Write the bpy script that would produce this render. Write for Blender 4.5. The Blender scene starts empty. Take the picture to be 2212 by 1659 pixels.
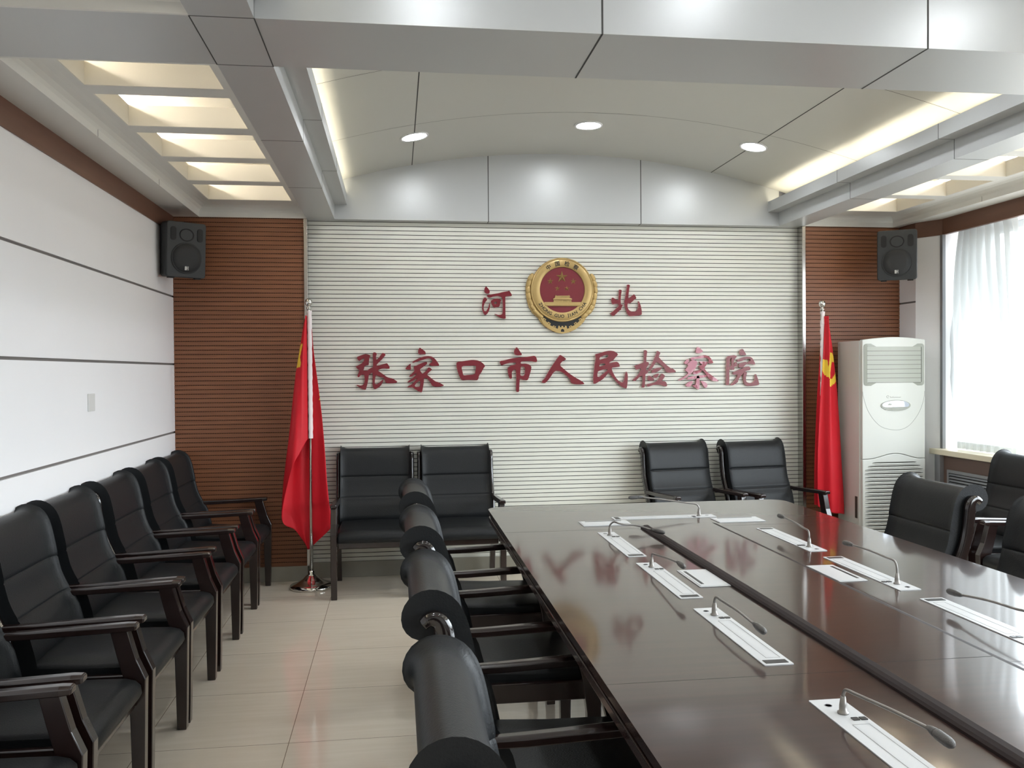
import bpy, bmesh, math, random
from mathutils import Vector, Matrix
random.seed(7)
sc = bpy.context.scene
COL = sc.collection

# ------------------------------------------------------------------ camera, sky, exposure
cam_d = bpy.data.cameras.new('camera')
cam_d.sensor_fit = 'HORIZONTAL'
cam_d.sensor_width = 36.0
cam_d.lens = 1879.2255 / 2212 * 36.0
cam_d.clip_start = 0.02
cam = bpy.data.objects.new('camera', cam_d)
COL.objects.link(cam)
RIGHT = Vector((0.9911921662, -0.1322177997, -0.0075195146))
UP = Vector((0.0093361601, 0.0131252343, 0.9998702738))
FWD = Vector((0.1321019522, 0.9911337860, -0.0142440360))
m3 = Matrix((RIGHT, UP, -FWD)).transposed()
cam.matrix_world = Matrix.Translation((0, 0, 1.5)) @ m3.to_4x4()
sc.camera = cam

world = bpy.data.worlds.new('overcast_sky')
sc.world = world
world.use_nodes = True
wn = world.node_tree
bg = wn.nodes['Background']
w_tc = wn.nodes.new('ShaderNodeTexCoord'); w_sp = wn.nodes.new('ShaderNodeSeparateXYZ'); w_cr = wn.nodes.new('ShaderNodeValToRGB')
wn.links.new(w_tc.outputs['Generated'], w_sp.inputs[0]); wn.links.new(w_sp.outputs['Z'], w_cr.inputs[0])
# pale ground and street below the horizon, brighter overcast sky above it
w_cr.color_ramp.elements[0].position = 0.0; w_cr.color_ramp.elements[0].color = (0.25, 0.25, 0.25, 1)
w_cr.color_ramp.elements[1].position = 0.10; w_cr.color_ramp.elements[1].color = (0.86, 0.93, 1.0, 1)
wn.links.new(w_cr.outputs[0], bg.inputs[0])
bg.inputs[1].default_value = 12.0

def portal(name, loc, rot, sx, sy):
    l = bpy.data.lights.new(name, 'AREA')
    l.shape = 'RECTANGLE'; l.size = sx; l.size_y = sy
    l.cycles.is_portal = True
    o = bpy.data.objects.new(name, l); COL.objects.link(o)
    o.location = loc; o.rotation_euler = rot
    return o
portal('window_portal', (4.30, 1.9, 1.75), (0, math.radians(90), 0), 1.75, 8.4)

vs = sc.view_settings
vs.view_transform = 'Standard'; vs.look = 'None'; vs.gamma = 1.0
vs.use_curve_mapping = False
vs.exposure = 0.04
cy = sc.cycles
cy.use_denoising = True
cy.max_bounces = 8; cy.diffuse_bounces = 5; cy.glossy_bounces = 4
cy.transmission_bounces = 4; cy.transparent_max_bounces = 10
cy.sample_clamp_indirect = 8.0
cy.caustics_reflective = False; cy.caustics_refractive = False
cy.use_light_tree = True

# ------------------------------------------------------------------ materials
def lin(r, g, b):
    f = lambda c: (c / 255 / 12.92) if c / 255 <= 0.04045 else ((c / 255 + 0.055) / 1.055) ** 2.4
    return (f(r), f(g), f(b), 1)

def mat(name, col, rough=0.5, metal=0.0, spec=0.5, coat=0.0, coat_rough=0.05, var=0.0, scale=8.0,
        stretch=(1, 1, 1), bump=0.0, bump_scale=60.0, emit=None, emit_s=0.0, trans=0.0):
    m = bpy.data.materials.new(name); m.use_nodes = True
    nt = m.node_tree; b = nt.nodes['Principled BSDF']
    b.inputs['Base Color'].default_value = col
    b.inputs['Roughness'].default_value = rough
    b.inputs['Metallic'].default_value = metal
    b.inputs['Specular IOR Level'].default_value = spec
    b.inputs['Coat Weight'].default_value = coat
    b.inputs['Coat Roughness'].default_value = coat_rough
    b.inputs['Transmission Weight'].default_value = trans
    if emit:
        b.inputs['Emission Color'].default_value = emit
        b.inputs['Emission Strength'].default_value = emit_s
    if var or bump:
        tc = nt.nodes.new('ShaderNodeTexCoord'); mp = nt.nodes.new('ShaderNodeMapping')
        mp.inputs['Scale'].default_value = stretch
        nt.links.new(tc.outputs['Object'], mp.inputs[0])
    if var:
        n = nt.nodes.new('ShaderNodeTexNoise'); n.inputs['Scale'].default_value = scale
        n.inputs['Detail'].default_value = 4
        nt.links.new(mp.outputs[0], n.inputs['Vector'])
        mx = nt.nodes.new('ShaderNodeMix'); mx.data_type = 'RGBA'
        a = tuple(c * (1 - var) for c in col[:3]) + (1,)
        c2 = tuple(min(1, c * (1 + var)) for c in col[:3]) + (1,)
        mx.inputs[6].default_value = a; mx.inputs[7].default_value = c2
        nt.links.new(n.outputs['Fac'], mx.inputs[0])
        nt.links.new(mx.outputs[2], b.inputs['Base Color'])
    if bump:
        n2 = nt.nodes.new('ShaderNodeTexNoise'); n2.inputs['Scale'].default_value = bump_scale
        n2.inputs['Detail'].default_value = 3
        nt.links.new(mp.outputs[0], n2.inputs['Vector'])
        bp = nt.nodes.new('ShaderNodeBump'); bp.inputs['Strength'].default_value = bump
        bp.inputs['Distance'].default_value = 0.004
        nt.links.new(n2.outputs['Fac'], bp.inputs['Height'])
        nt.links.new(bp.outputs[0], b.inputs['Normal'])
    return m

M = {}
M['wall_white'] = mat('white_painted_board', lin(245, 244, 246), 0.6, var=0.015, scale=3)
M['groove'] = mat('grey_groove', lin(120, 115, 112), 0.7)
M['slat_white'] = mat('white_slat_board', lin(226, 226, 216), 0.42, var=0.02, scale=5, stretch=(0.3, 1, 6))
M['slat_gap'] = mat('dark_slat_gap', lin(62, 60, 54), 0.8)
M['panel_metal'] = mat('white_aluminium_panel', lin(194, 196, 196), 0.36, metal=0.20, spec=0.5)
M['panel_grey'] = mat('painted_ceiling_frame', lin(222, 221, 216), 0.5)
M['vault'] = mat('vault_panel', lin(198, 198, 191), 0.40, spec=0.5)
M['joint'] = mat('dark_panel_joint', lin(70, 70, 68), 0.8)
M['coffer'] = mat('cream_coffer_paint', lin(234, 230, 220), 0.6)
M['steel'] = mat('brushed_steel', lin(190, 188, 184), 0.22, metal=1.0)
M['chrome'] = mat('chrome', lin(220, 218, 214), 0.08, metal=1.0)
M['leather'] = mat('black_leather', lin(27, 29, 31), 0.44, spec=0.28, bump=0.25, bump_scale=220)
M['seam'] = mat('black_stitch_seam', lin(12, 12, 13), 0.7)
M['dark_wood'] = mat('dark_lacquered_wood', lin(36, 23, 21), 0.24, coat=0.6, coat_rough=0.12, var=0.25, scale=6, stretch=(1, 12, 12))
M['rail_wood'] = mat('black_lacquered_rail', lin(26, 19, 18), 0.16, coat=0.7, coat_rough=0.06)
M['brown_band'] = mat('brown_veneer', lin(104, 70, 54), 0.45, var=0.12, scale=5, stretch=(8, 0.6, 14))
M['radiator_brown'] = mat('radiator_cover_veneer', lin(98, 78, 70), 0.5, var=0.08, scale=5, stretch=(8, 0.6, 14))
M['marble_base'] = mat('grey_stone_skirting', lin(150, 146, 134), 0.16, var=0.12, scale=7)
M['sill'] = mat('cream_stone_sill', lin(226, 216, 192), 0.3, var=0.05, scale=6)
M['alu'] = mat('grey_aluminium', lin(150, 152, 156), 0.4, metal=0.4)
M['white_alu'] = mat('white_window_frame', lin(230, 232, 234), 0.4)
M['speaker'] = mat('charcoal_speaker_plastic', lin(48, 50, 52), 0.6, bump=0.2, bump_scale=300)
M['speaker_dark'] = mat('black_speaker_opening', lin(20, 20, 21), 0.7)
M['grille'] = mat('dark_speaker_grille', lin(38, 39, 41), 0.55, bump=0.5, bump_scale=700)
M['badge'] = mat('silver_badge', lin(190, 190, 188), 0.4)
M['flag_red'] = mat('red_flag_satin', lin(204, 28, 42), 0.5, spec=0.3)
M['flag_yellow'] = mat('yellow_flag_print', lin(238, 200, 60), 0.55)
M['sleeve'] = mat('white_flag_sleeve', lin(236, 226, 226), 0.65)
M['letter'] = mat('dark_red_acrylic', lin(120, 33, 44), 0.22, spec=0.5)
M['letter_side'] = mat('pink_letter_side', lin(196, 150, 150), 0.4)
M['gold'] = mat('gold_paint', lin(190, 162, 106), 0.36, metal=0.35, var=0.05, scale=20)
M['gold_dark'] = mat('old_gold_relief', lin(150, 120, 74), 0.4, metal=0.4)
M['field_red'] = mat('emblem_red', lin(122, 36, 46), 0.35)
M['black_paint'] = mat('black_enamel', lin(24, 24, 24), 0.4)
M['ac_white'] = mat('white_appliance_plastic', lin(202, 203, 197), 0.3, spec=0.5)
M['ac_grey'] = mat('pale_grey_outlet', lin(150, 152, 142), 0.4)
M['ac_louvre'] = mat('outlet_louvre', lin(164, 166, 156), 0.3)
M['ac_slot'] = mat('intake_slot_dark', lin(58, 56, 48), 0.7)
M['ac_line'] = mat('faint_panel_line', lin(150, 152, 146), 0.6)
M['display'] = mat('mirror_display', lin(176, 180, 188), 0.08, metal=0.9)
M['plate'] = mat('white_desk_plate', lin(206, 207, 208), 0.35)
M['plate_line'] = mat('plate_outline', lin(150, 150, 150), 0.5)
M['black_plastic'] = mat('black_plastic', lin(32, 32, 34), 0.35)
M['mic_metal'] = mat('grey_gooseneck', lin(140, 136, 132), 0.38, metal=0.6)
M['mic_head'] = mat('dark_mic_mesh', lin(96, 94, 92), 0.45, metal=0.5, bump=0.6, bump_scale=900)
M['table_edge'] = mat('dark_table_edge', lin(52, 33, 30), 0.25, coat=0.6, coat_rough=0.08)
M['band_edge'] = mat('near_black_nosing', lin(36, 26, 26), 0.6, spec=0.2)
M['switch'] = mat('switch_plastic', lin(222, 222, 220), 0.4)
M['tube'] = mat('warm_tube_lamp', (1, 1, 1, 1), 0.5, emit=(1.0, 0.90, 0.74, 1), emit_s=66.0)
M['cove'] = mat('warm_cove_strip', (1, 1, 1, 1), 0.5, emit=(1.0, 0.89, 0.68, 1), emit_s=22.0)
M['lens'] = mat('downlight_lens', (1, 1, 1, 1), 0.5, emit=(0.93, 0.965, 1.0, 1), emit_s=98.0)
M['lamp_ring'] = mat('white_lamp_ring', lin(236, 236, 236), 0.4)

def wood_panel():
    m = mat('orange_brown_slat_board', lin(150, 88, 54), 0.5)
    nt = m.node_tree; b = nt.nodes['Principled BSDF']
    tc = nt.nodes.new('ShaderNodeTexCoord'); mp = nt.nodes.new('ShaderNodeMapping')
    mp.inputs['Scale'].default_value = (0.8, 1, 22)
    n = nt.nodes.new('ShaderNodeTexNoise'); n.inputs['Scale'].default_value = 5; n.inputs['Detail'].default_value = 6
    nt.links.new(tc.outputs['Object'], mp.inputs[0]); nt.links.new(mp.outputs[0], n.inputs['Vector'])
    cr = nt.nodes.new('ShaderNodeValToRGB')
    cr.color_ramp.elements[0].position = 0.3; cr.color_ramp.elements[1].position = 0.7
    cr.color_ramp.elements[0].color = lin(118, 74, 49); cr.color_ramp.elements[1].color = lin(136, 88, 59)
    nt.links.new(n.outputs['Fac'], cr.inputs[0]); nt.links.new(cr.outputs[0], b.inputs['Base Color'])
    return m
M['slat_wood'] = wood_panel()

def dotted_gap():        # the perforated groove of the acoustic board: dark holes in a row
    m = mat('perforated_groove', lin(84, 46, 28), 0.8)
    nt = m.node_tree; b = nt.nodes['Principled BSDF']
    tc = nt.nodes.new('ShaderNodeTexCoord'); sp = nt.nodes.new('ShaderNodeSeparateXYZ')
    nt.links.new(tc.outputs['Object'], sp.inputs[0])
    mu = nt.nodes.new('ShaderNodeMath'); mu.operation = 'MULTIPLY'; mu.inputs[1].default_value = 62.0
    fr = nt.nodes.new('ShaderNodeMath'); fr.operation = 'FRACT'
    gt = nt.nodes.new('ShaderNodeMath'); gt.operation = 'GREATER_THAN'; gt.inputs[1].default_value = 0.45
    nt.links.new(sp.outputs['X'], mu.inputs[0]); nt.links.new(mu.outputs[0], fr.inputs[0]); nt.links.new(fr.outputs[0], gt.inputs[0])
    mx = nt.nodes.new('ShaderNodeMix'); mx.data_type = 'RGBA'
    mx.inputs[6].default_value = lin(112, 62, 38); mx.inputs[7].default_value = lin(44, 24, 16)
    nt.links.new(gt.outputs[0], mx.inputs[0]); nt.links.new(mx.outputs[2], b.inputs['Base Color'])
    return m
M['gap_wood'] = dotted_gap()

def floor_mat():
    m = mat('polished_beige_tile', lin(196, 182, 160), 0.09, spec=0.5)
    nt = m.node_tree; b = nt.nodes['Principled BSDF']
    tc = nt.nodes.new('ShaderNodeTexCoord')
    mp = nt.nodes.new('ShaderNodeMapping'); mp.inputs['Location'].default_value = (-0.14 + 5.85, -4.188 + 5.9, 0)
    nt.links.new(tc.outputs['Object'], mp.inputs[0])
    br = nt.nodes.new('ShaderNodeTexBrick')
    br.offset = 0.0; br.squash = 1.0
    br.inputs['Scale'].default_value = 1.0
    br.inputs['Mortar Size'].default_value = 0.0016
    br.inputs['Mortar Smooth'].default_value = 0.1
    br.inputs['Brick Width'].default_value = 0.585
    br.inputs['Row Height'].default_value = 0.59
    br.inputs['Color1'].default_value = (1, 1, 1, 1); br.inputs['Color2'].default_value = (0.96, 0.96, 0.96, 1)
    br.inputs['Mortar'].default_value = (0.34, 0.30, 0.26, 1)
    nt.links.new(mp.outputs[0], br.inputs['Vector'])
    st = nt.nodes.new('ShaderNodeMapping'); st.inputs['Scale'].default_value = (1.2, 14, 1)
    nt.links.new(tc.outputs['Object'], st.inputs[0])
    n = nt.nodes.new('ShaderNodeTexNoise'); n.inputs['Scale'].default_value = 2.2; n.inputs['Detail'].default_value = 5
    nt.links.new(st.outputs[0], n.inputs['Vector'])
    cr = nt.nodes.new('ShaderNodeValToRGB')
    cr.color_ramp.elements[0].position = 0.3; cr.color_ramp.elements[1].position = 0.72
    cr.color_ramp.elements[0].color = lin(232, 220, 201); cr.color_ramp.elements[1].color = lin(240, 229, 212)
    nt.links.new(n.outputs['Fac'], cr.inputs[0])
    mx = nt.nodes.new('ShaderNodeMix'); mx.data_type = 'RGBA'; mx.blend_type = 'MULTIPLY'; mx.inputs[0].default_value = 1.0
    nt.links.new(cr.outputs[0], mx.inputs[6]); nt.links.new(br.outputs['Color'], mx.inputs[7])
    nt.links.new(mx.outputs[2], b.inputs['Base Color'])
    return m
M['floor'] = floor_mat()

def table_mat():
    m = mat('mahogany_veneer', lin(92, 56, 46), 0.3, coat=1.0, coat_rough=0.07)
    nt = m.node_tree; b = nt.nodes['Principled BSDF']; b.inputs['Coat IOR'].default_value = 1.47; b.inputs['Specular IOR Level'].default_value = 0.15
    tc = nt.nodes.new('ShaderNodeTexCoord'); mp = nt.nodes.new('ShaderNodeMapping')
    mp.inputs['Scale'].default_value = (0.7, 16, 1)
    n = nt.nodes.new('ShaderNodeTexNoise'); n.inputs['Scale'].default_value = 3.0; n.inputs['Detail'].default_value = 6
    nt.links.new(tc.outputs['Object'], mp.inputs[0]); nt.links.new(mp.outputs[0], n.inputs['Vector'])
    cr = nt.nodes.new('ShaderNodeValToRGB')
    cr.color_ramp.elements[0].position = 0.3; cr.color_ramp.elements[1].position = 0.7
    cr.color_ramp.elements[0].color = lin(44, 25, 21); cr.color_ramp.elements[1].color = lin(54, 32, 27)
    nt.links.new(n.outputs['Fac'], cr.inputs[0]); nt.links.new(cr.outputs[0], b.inputs['Base Color'])
    return m
M['table'] = table_mat()

def patchy_letter():     # the one character coloured in patches of pink and dark red
    m = mat('pink_red_acrylic', lin(190, 120, 134), 0.3)
    nt = m.node_tree; b = nt.nodes['Principled BSDF']
    tc = nt.nodes.new('ShaderNodeTexCoord')
    n = nt.nodes.new('ShaderNodeTexNoise'); n.inputs['Scale'].default_value = 11; n.inputs['Detail'].default_value = 5
    nt.links.new(tc.outputs['Object'], n.inputs['Vector'])
    sp = nt.nodes.new('ShaderNodeSeparateXYZ'); nt.links.new(tc.outputs['Object'], sp.inputs[0])
    # more dark red towards the right side of the character
    ma = nt.nodes.new('ShaderNodeMath'); ma.operation = 'MULTIPLY_ADD'; ma.inputs[1].default_value = 0.9
    nt.links.new(sp.outputs['X'], ma.inputs[0]); nt.links.new(n.outputs['Fac'], ma.inputs[2])
    cr = nt.nodes.new('ShaderNodeValToRGB')
    e = cr.color_ramp.elements
    e[0].position = 0.44; e[0].color = lin(186, 120, 136)
    e[1].position = 0.52; e[1].color = lin(206, 150, 164)
    k = e.new(0.57); k.color = lin(150, 62, 80)
    k = e.new(0.62); k.color = lin(136, 36, 50)
    nt.links.new(ma.outputs[0], cr.inputs[0]); nt.links.new(cr.outputs[0], b.inputs['Base Color'])
    return m
M['letter_patchy'] = patchy_letter()

def curtain_mat():
    m = bpy.data.materials.new('white_sheer_cloth'); m.use_nodes = True
    nt = m.node_tree; nt.nodes.clear()
    out = nt.nodes.new('ShaderNodeOutputMaterial')
    tr = nt.nodes.new('ShaderNodeBsdfTransparent'); tl = nt.nodes.new('ShaderNodeBsdfTranslucent')
    df = nt.nodes.new('ShaderNodeBsdfDiffuse')
    tl.inputs[0].default_value = lin(176, 178, 178); df.inputs[0].default_value = lin(236, 238, 236)
    tr.inputs[0].default_value = (0.95, 0.96, 0.96, 1)
    a = nt.nodes.new('ShaderNodeMixShader'); a.inputs[0].default_value = 0.45
    nt.links.new(tl.outputs[0], a.inputs[1]); nt.links.new(df.outputs[0], a.inputs[2])
    b = nt.nodes.new('ShaderNodeMixShader'); b.inputs[0].default_value = 0.86
    nt.links.new(tr.outputs[0], b.inputs[1]); nt.links.new(a.outputs[0], b.inputs[2])
    nt.links.new(b.outputs[0], out.inputs[0])
    return m
M['sheer'] = curtain_mat()

def glass_mat():
    m = bpy.data.materials.new('clear_window_glass'); m.use_nodes = True
    nt = m.node_tree; nt.nodes.clear()
    out = nt.nodes.new('ShaderNodeOutputMaterial')
    tr = nt.nodes.new('ShaderNodeBsdfTransparent'); gl = nt.nodes.new('ShaderNodeBsdfGlossy')
    tr.inputs[0].default_value = (0.96, 0.98, 0.97, 1); gl.inputs['Roughness'].default_value = 0.02
    mx = nt.nodes.new('ShaderNodeMixShader'); mx.inputs[0].default_value = 0.05
    nt.links.new(tr.outputs[0], mx.inputs[1]); nt.links.new(gl.outputs[0], mx.inputs[2]); nt.links.new(mx.outputs[0], out.inputs[0])
    return m
M['glass'] = glass_mat()

# ------------------------------------------------------------------ mesh helpers
class MB:
    """collects shapes for ONE mesh object"""
    def __init__(s): s.v = []; s.f = []; s.m = []; s.sm = []
    def add(s, vs_, fs, mi=0, smooth=False):
        o = len(s.v); s.v += [tuple(p) for p in vs_]
        for f in fs: s.f.append([o + i for i in f]); s.m.append(mi); s.sm.append(smooth)
    def box(s, x0, x1, y0, y1, z0, z1, mi=0):
        p = [(x, y, z) for z in (z0, z1) for y in (y0, y1) for x in (x0, x1)]
        s.add(p, [(0, 2, 3, 1), (4, 5, 7, 6), (0, 1, 5, 4), (2, 6, 7, 3), (0, 4, 6, 2), (1, 3, 7, 5)], mi)
    def prism(s, poly, ax, a, b, mi=0, side=None, smooth=False):
        """poly in the two other axes (in x,y,z order), extruded along ax from a to b"""
        def P(q, t):
            if ax == 'x': return (t, q[0], q[1])
            if ax == 'y': return (q[0], t, q[1])
            return (q[0], q[1], t)
        n = len(poly); vs_ = [P(q, a) for q in poly] + [P(q, b) for q in poly]
        s.add(vs_, [list(range(n))[::-1], list(range(n, 2 * n))], mi)
        o = len(s.v) - 2 * n
        for i in range(n):
            j = (i + 1) % n
            s.f.append([o + i, o + j, o + n + j, o + n + i]); s.m.append(mi if side is None else side); s.sm.append(smooth)
    def loft(s, rings, mi=0, caps=True, closed=True, smooth=True):
        n = len(rings[0]); o = len(s.v)
        for r in rings: s.v += [tuple(p) for p in r]
        for k in range(len(rings) - 1):
            for i in range(n if closed else n - 1):
                j = (i + 1) % n
                s.f.append([o + k * n + i, o + k * n + j, o + (k + 1) * n + j, o + (k + 1) * n + i]); s.m.append(mi); s.sm.append(smooth)
        if caps:
            s.f.append([o + i for i in range(n)][::-1]); s.m.append(mi); s.sm.append(False)
            q = o + (len(rings) - 1) * n
            s.f.append([q + i for i in range(n)]); s.m.append(mi); s.sm.append(False)
    def lathe(s, prof, c=(0, 0, 0), n=32, mi=0, smooth=True):
        """prof: (r, z) from bottom to top, around +z at c"""
        rings = [[(c[0] + r * math.cos(2 * math.pi * i / n), c[1] + r * math.sin(2 * math.pi * i / n), c[2] + z) for i in range(n)] for r, z in prof]
        s.loft(rings, mi, True, True, smooth)
    def tube(s, path, rad, n=10, mi=0):
        P = [Vector(p) for p in path]; rings = []
        up = Vector((0, 0, 1)); T0 = (P[1] - P[0]).normalized()
        if abs(T0.dot(up)) > 0.95: up = Vector((1, 0, 0))
        for k, p in enumerate(P):
            T = (P[min(k + 1, len(P) - 1)] - P[max(k - 1, 0)]).normalized()
            A = T.cross(up).normalized(); B = A.cross(T).normalized(); up = B
            r = rad[k] if isinstance(rad, (list, tuple)) else rad
            rings.append([p + A * (r * math.cos(2 * math.pi * i / n)) + B * (r * math.sin(2 * math.pi * i / n)) for i in range(n)])
        s.loft(rings, mi)
    def sweep(s, path, w, d, wax, mi=0, smooth=False):
        """rectangular bar along a path lying in a plane normal to wax: w across wax, d in the plane"""
        W_ = Vector(wax); P = [Vector(p) for p in path]; rings = []
        for k, p in enumerate(P):
            T = (P[min(k + 1, len(P) - 1)] - P[max(k - 1, 0)]).normalized()
            Nn = T.cross(W_).normalized()
            dd = d[k] if isinstance(d, (list, tuple)) else d
            rings.append([p + W_ * (w / 2) + Nn * (dd / 2), p - W_ * (w / 2) + Nn * (dd / 2), p - W_ * (w / 2) - Nn * (dd / 2), p + W_ * (w / 2) - Nn * (dd / 2)])
        s.loft(rings, mi, smooth=smooth)
    def build(s, name, mats, parent=None, bevel=0.0, seg=2, angle=35, loc=None, shade=False):
        me = bpy.data.meshes.new(name)
        me.from_pydata(s.v, [], s.f)
        if not isinstance(mats, (list, tuple)): mats = [mats]
        for m in mats: me.materials.append(m)
        for p, mi, sm in zip(me.polygons, s.m, s.sm):
            p.material_index = mi; p.use_smooth = sm or shade
        bm = bmesh.new(); bm.from_mesh(me)
        bmesh.ops.recalc_face_normals(bm, faces=bm.faces)
        bm.to_mesh(me); bm.free()
        o = bpy.data.objects.new(name, me); COL.objects.link(o)
        if parent: o.parent = parent
        if loc: o.location = loc
        if bevel:
            b = o.modifiers.new('bevel', 'BEVEL'); b.width = bevel; b.segments = seg
            b.limit_method = 'ANGLE'; b.angle_limit = math.radians(angle); b.harden_normals = False
        return o

def tag(o, label, cat, group=None):
    o['label'] = label; o['category'] = cat
    if group: o['group'] = group
    return o
def thing(name, label, cat, loc=(0, 0, 0), rz=0.0, group=None):
    o = bpy.data.objects.new(name, None); COL.objects.link(o)
    o.empty_display_size = 0.1
    o.location = loc; o.rotation_euler = (0, 0, rz)
    return tag(o, label, cat, group)
def structure(o): o['kind'] = 'structure'; return o
def dup(root, loc, rz, label):
    r = root.copy(); COL.objects.link(r); r.location = loc; r.rotation_euler = (0, 0, rz); r['label'] = label
    for ch in list(root.children):
        c = ch.copy(); COL.objects.link(c); c.parent = r
        for g in list(ch.children):
            d = g.copy(); COL.objects.link(d); d.parent = c
    return r
def catmull(P, n):
    """smooth open curve through points (tuples of any length)"""
    out = []
    Q = [P[0]] + list(P) + [P[-1]]
    for i in range(1, len(Q) - 2):
        a, b, c, d = Q[i - 1], Q[i], Q[i + 1], Q[i + 2]
        for k in range(n):
            t = k / n
            out.append(tuple(0.5 * (2 * b[j] + (c[j] - a[j]) * t + (2 * a[j] - 5 * b[j] + 4 * c[j] - d[j]) * t * t + (3 * b[j] - a[j] - 3 * c[j] + d[j]) * t ** 3) for j in range(len(b))))
    out.append(tuple(P[-1])); return out
def rrect(x0, x1, y0, y1, r, n=6):
    out = []
    for cx, cy_, a0 in ((x1 - r, y1 - r, 0), (x0 + r, y1 - r, 90), (x0 + r, y0 + r, 180), (x1 - r, y0 + r, 270)):
        for k in range(n + 1):
            a = math.radians(a0 + 90 * k / n); out.append((cx + r * math.cos(a), cy_ + r * math.sin(a)))
    return out
def inside(p, poly):
    r = False; j = len(poly) - 1
    for i in range(len(poly)):
        if (poly[i][1] > p[1]) != (poly[j][1] > p[1]) and p[0] < (poly[j][0] - poly[i][0]) * (p[1] - poly[i][1]) / (poly[j][1] - poly[i][1]) + poly[i][0]: r = not r
        j = i
    return r
def text_geo(body, size):
    """outline of a text as (verts, faces) in the xy plane, centred on its own bounding box"""
    c = bpy.data.curves.new('lettering', 'FONT'); c.body = body; c.size = size; c.resolution_u = 4
    o = bpy.data.objects.new('lettering', c); COL.objects.link(o)
    bpy.context.view_layer.update()
    me = bpy.data.meshes.new_from_object(o.evaluated_get(bpy.context.evaluated_depsgraph_get()))
    vs_ = [v.co.copy() for v in me.vertices]; fs = [list(p.vertices) for p in me.polygons]
    bpy.data.objects.remove(o); bpy.data.curves.remove(c); bpy.data.meshes.remove(me)
    xs = [v.x for v in vs_]; ys = [v.y for v in vs_]
    cx, cy_ = (min(xs) + max(xs)) / 2, (min(ys) + max(ys)) / 2
    return [(v.x - cx, v.y - cy_) for v in vs_], fs
# ------------------------------------------------------------------ the room
XL, XR = -1.554, 4.06           # left wall, line of the window posts
YB, YW = 6.415, 6.484           # wood panels, recessed white panel
YN = -3.6                       # wall behind the camera
ZB = 2.612                      # underside of beams
MIDX = 1.26                     # axis of the vault

mb = MB(); mb.box(XL - 0.2, 4.6, YN - 0.2, 6.7, -0.1, 0.0)
structure(mb.build('floor', M['floor']))

def slats(name, x0, x1, y, z0, z1, mats, gap=0.0045, pitch=0.0311, back=0.06):
    m = MB(); n = round((z1 - z0) / pitch); p = (z1 - z0) / n; d = 0.008
    for k in range(n):
        a = z0 + k * p; b = a + p - gap; c = a + p
        m.add([(x0, y, a), (x1, y, a), (x1, y, b), (x0, y, b)], [(0, 1, 2, 3)], 0)
        m.add([(x0, y, b), (x1, y, b), (x1, y + d, b), (x0, y + d, b)], [(0, 1, 2, 3)], 1)
        m.add([(x0, y + d, b), (x1, y + d, b), (x1, y + d, c), (x0, y + d, c)], [(0, 1, 2, 3)], 1)
        m.add([(x0, y + d, c), (x1, y + d, c), (x1, y, c), (x0, y, c)], [(0, 1, 2, 3)], 1)
    m.box(x0, x1, y + d, y + back, z0, z1, 1)
    return structure(m.build(name, mats))
slats('wall_back', -0.622, 3.131, YW, 0.115, 2.64, [M['slat_white'], M['slat_gap']])
slats('wall_back_left', XL, -0.645, YB, 0.108, 2.64, [M['slat_wood'], M['gap_wood']], gap=0.004, back=0.13)
slats('wall_back_right', 3.156, 3.96, YB, 0.108, 2.64, [M['slat_wood'], M['gap_wood']], gap=0.004, back=0.13)
mb = MB(); mb.box(XL - 0.2, 4.6, 6.56, 6.7, 0, 3.3)
structure(mb.build('wall_behind_panels', M['wall_white']))
mb = MB(); mb.box(-0.645, 3.156, YW - 0.012, YW + 0.05, 0, 0.115)
structure(mb.build('baseboard_back', M['marble_base'], bevel=0.003))
mb = MB(); mb.box(XL, -0.645, YB - 0.012, YB + 0.05, 0, 0.108)
structure(mb.build('baseboard_back_left', M['marble_base'], bevel=0.003))
mb = MB(); mb.box(3.156, 3.95, YB - 0.012, YB + 0.05, 0, 0.108)
structure(mb.build('baseboard_back_right', M['marble_base'], bevel=0.003))
mb = MB(); mb.box(-0.648, -0.622, YB - 0.016, YW + 0.02, 0.108, ZB)
structure(mb.build('trim_1', M['steel'], bevel=0.002))
mb = MB(); mb.box(3.131, 3.158, YB - 0.016, YW + 0.02, 0.108, ZB)
structure(mb.build('trim_2', M['steel'], bevel=0.002))

# left wall: white boards with horizontal shadow gaps, brown veneer band on top
mb = MB()
edges = [0.0, 0.085] + [v for z in (0.61, 1.09, 1.57, 2.047) for v in (z - 0.007, z + 0.007)] + [2.495]
mb.box(XL - 0.2, XL - 0.012, YN, 6.6, 0, 3.3, 1)
for k in range(1, len(edges) - 1, 2): mb.box(XL - 0.012, XL, YN, 6.43, edges[k], edges[k + 1], 0)
structure(mb.build('wall_left', [M['wall_white'], M['groove']]))
mb = MB(); mb.box(XL - 0.012, XL + 0.008, YN, YB, 2.494, ZB + 0.02)
structure(mb.build('trim_3', M['brown_band']))
mb = MB(); mb.box(XL - 0.012, XL + 0.010, YN, YB, 0, 0.085)
structure(mb.build('baseboard_left', M['marble_base'], bevel=0.003))
mb = MB(); mb.box(XL - 0.2, 4.6, YN - 0.2, YN, 0, 3.3)
structure(mb.build('wall_front', M['wall_white']))

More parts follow.
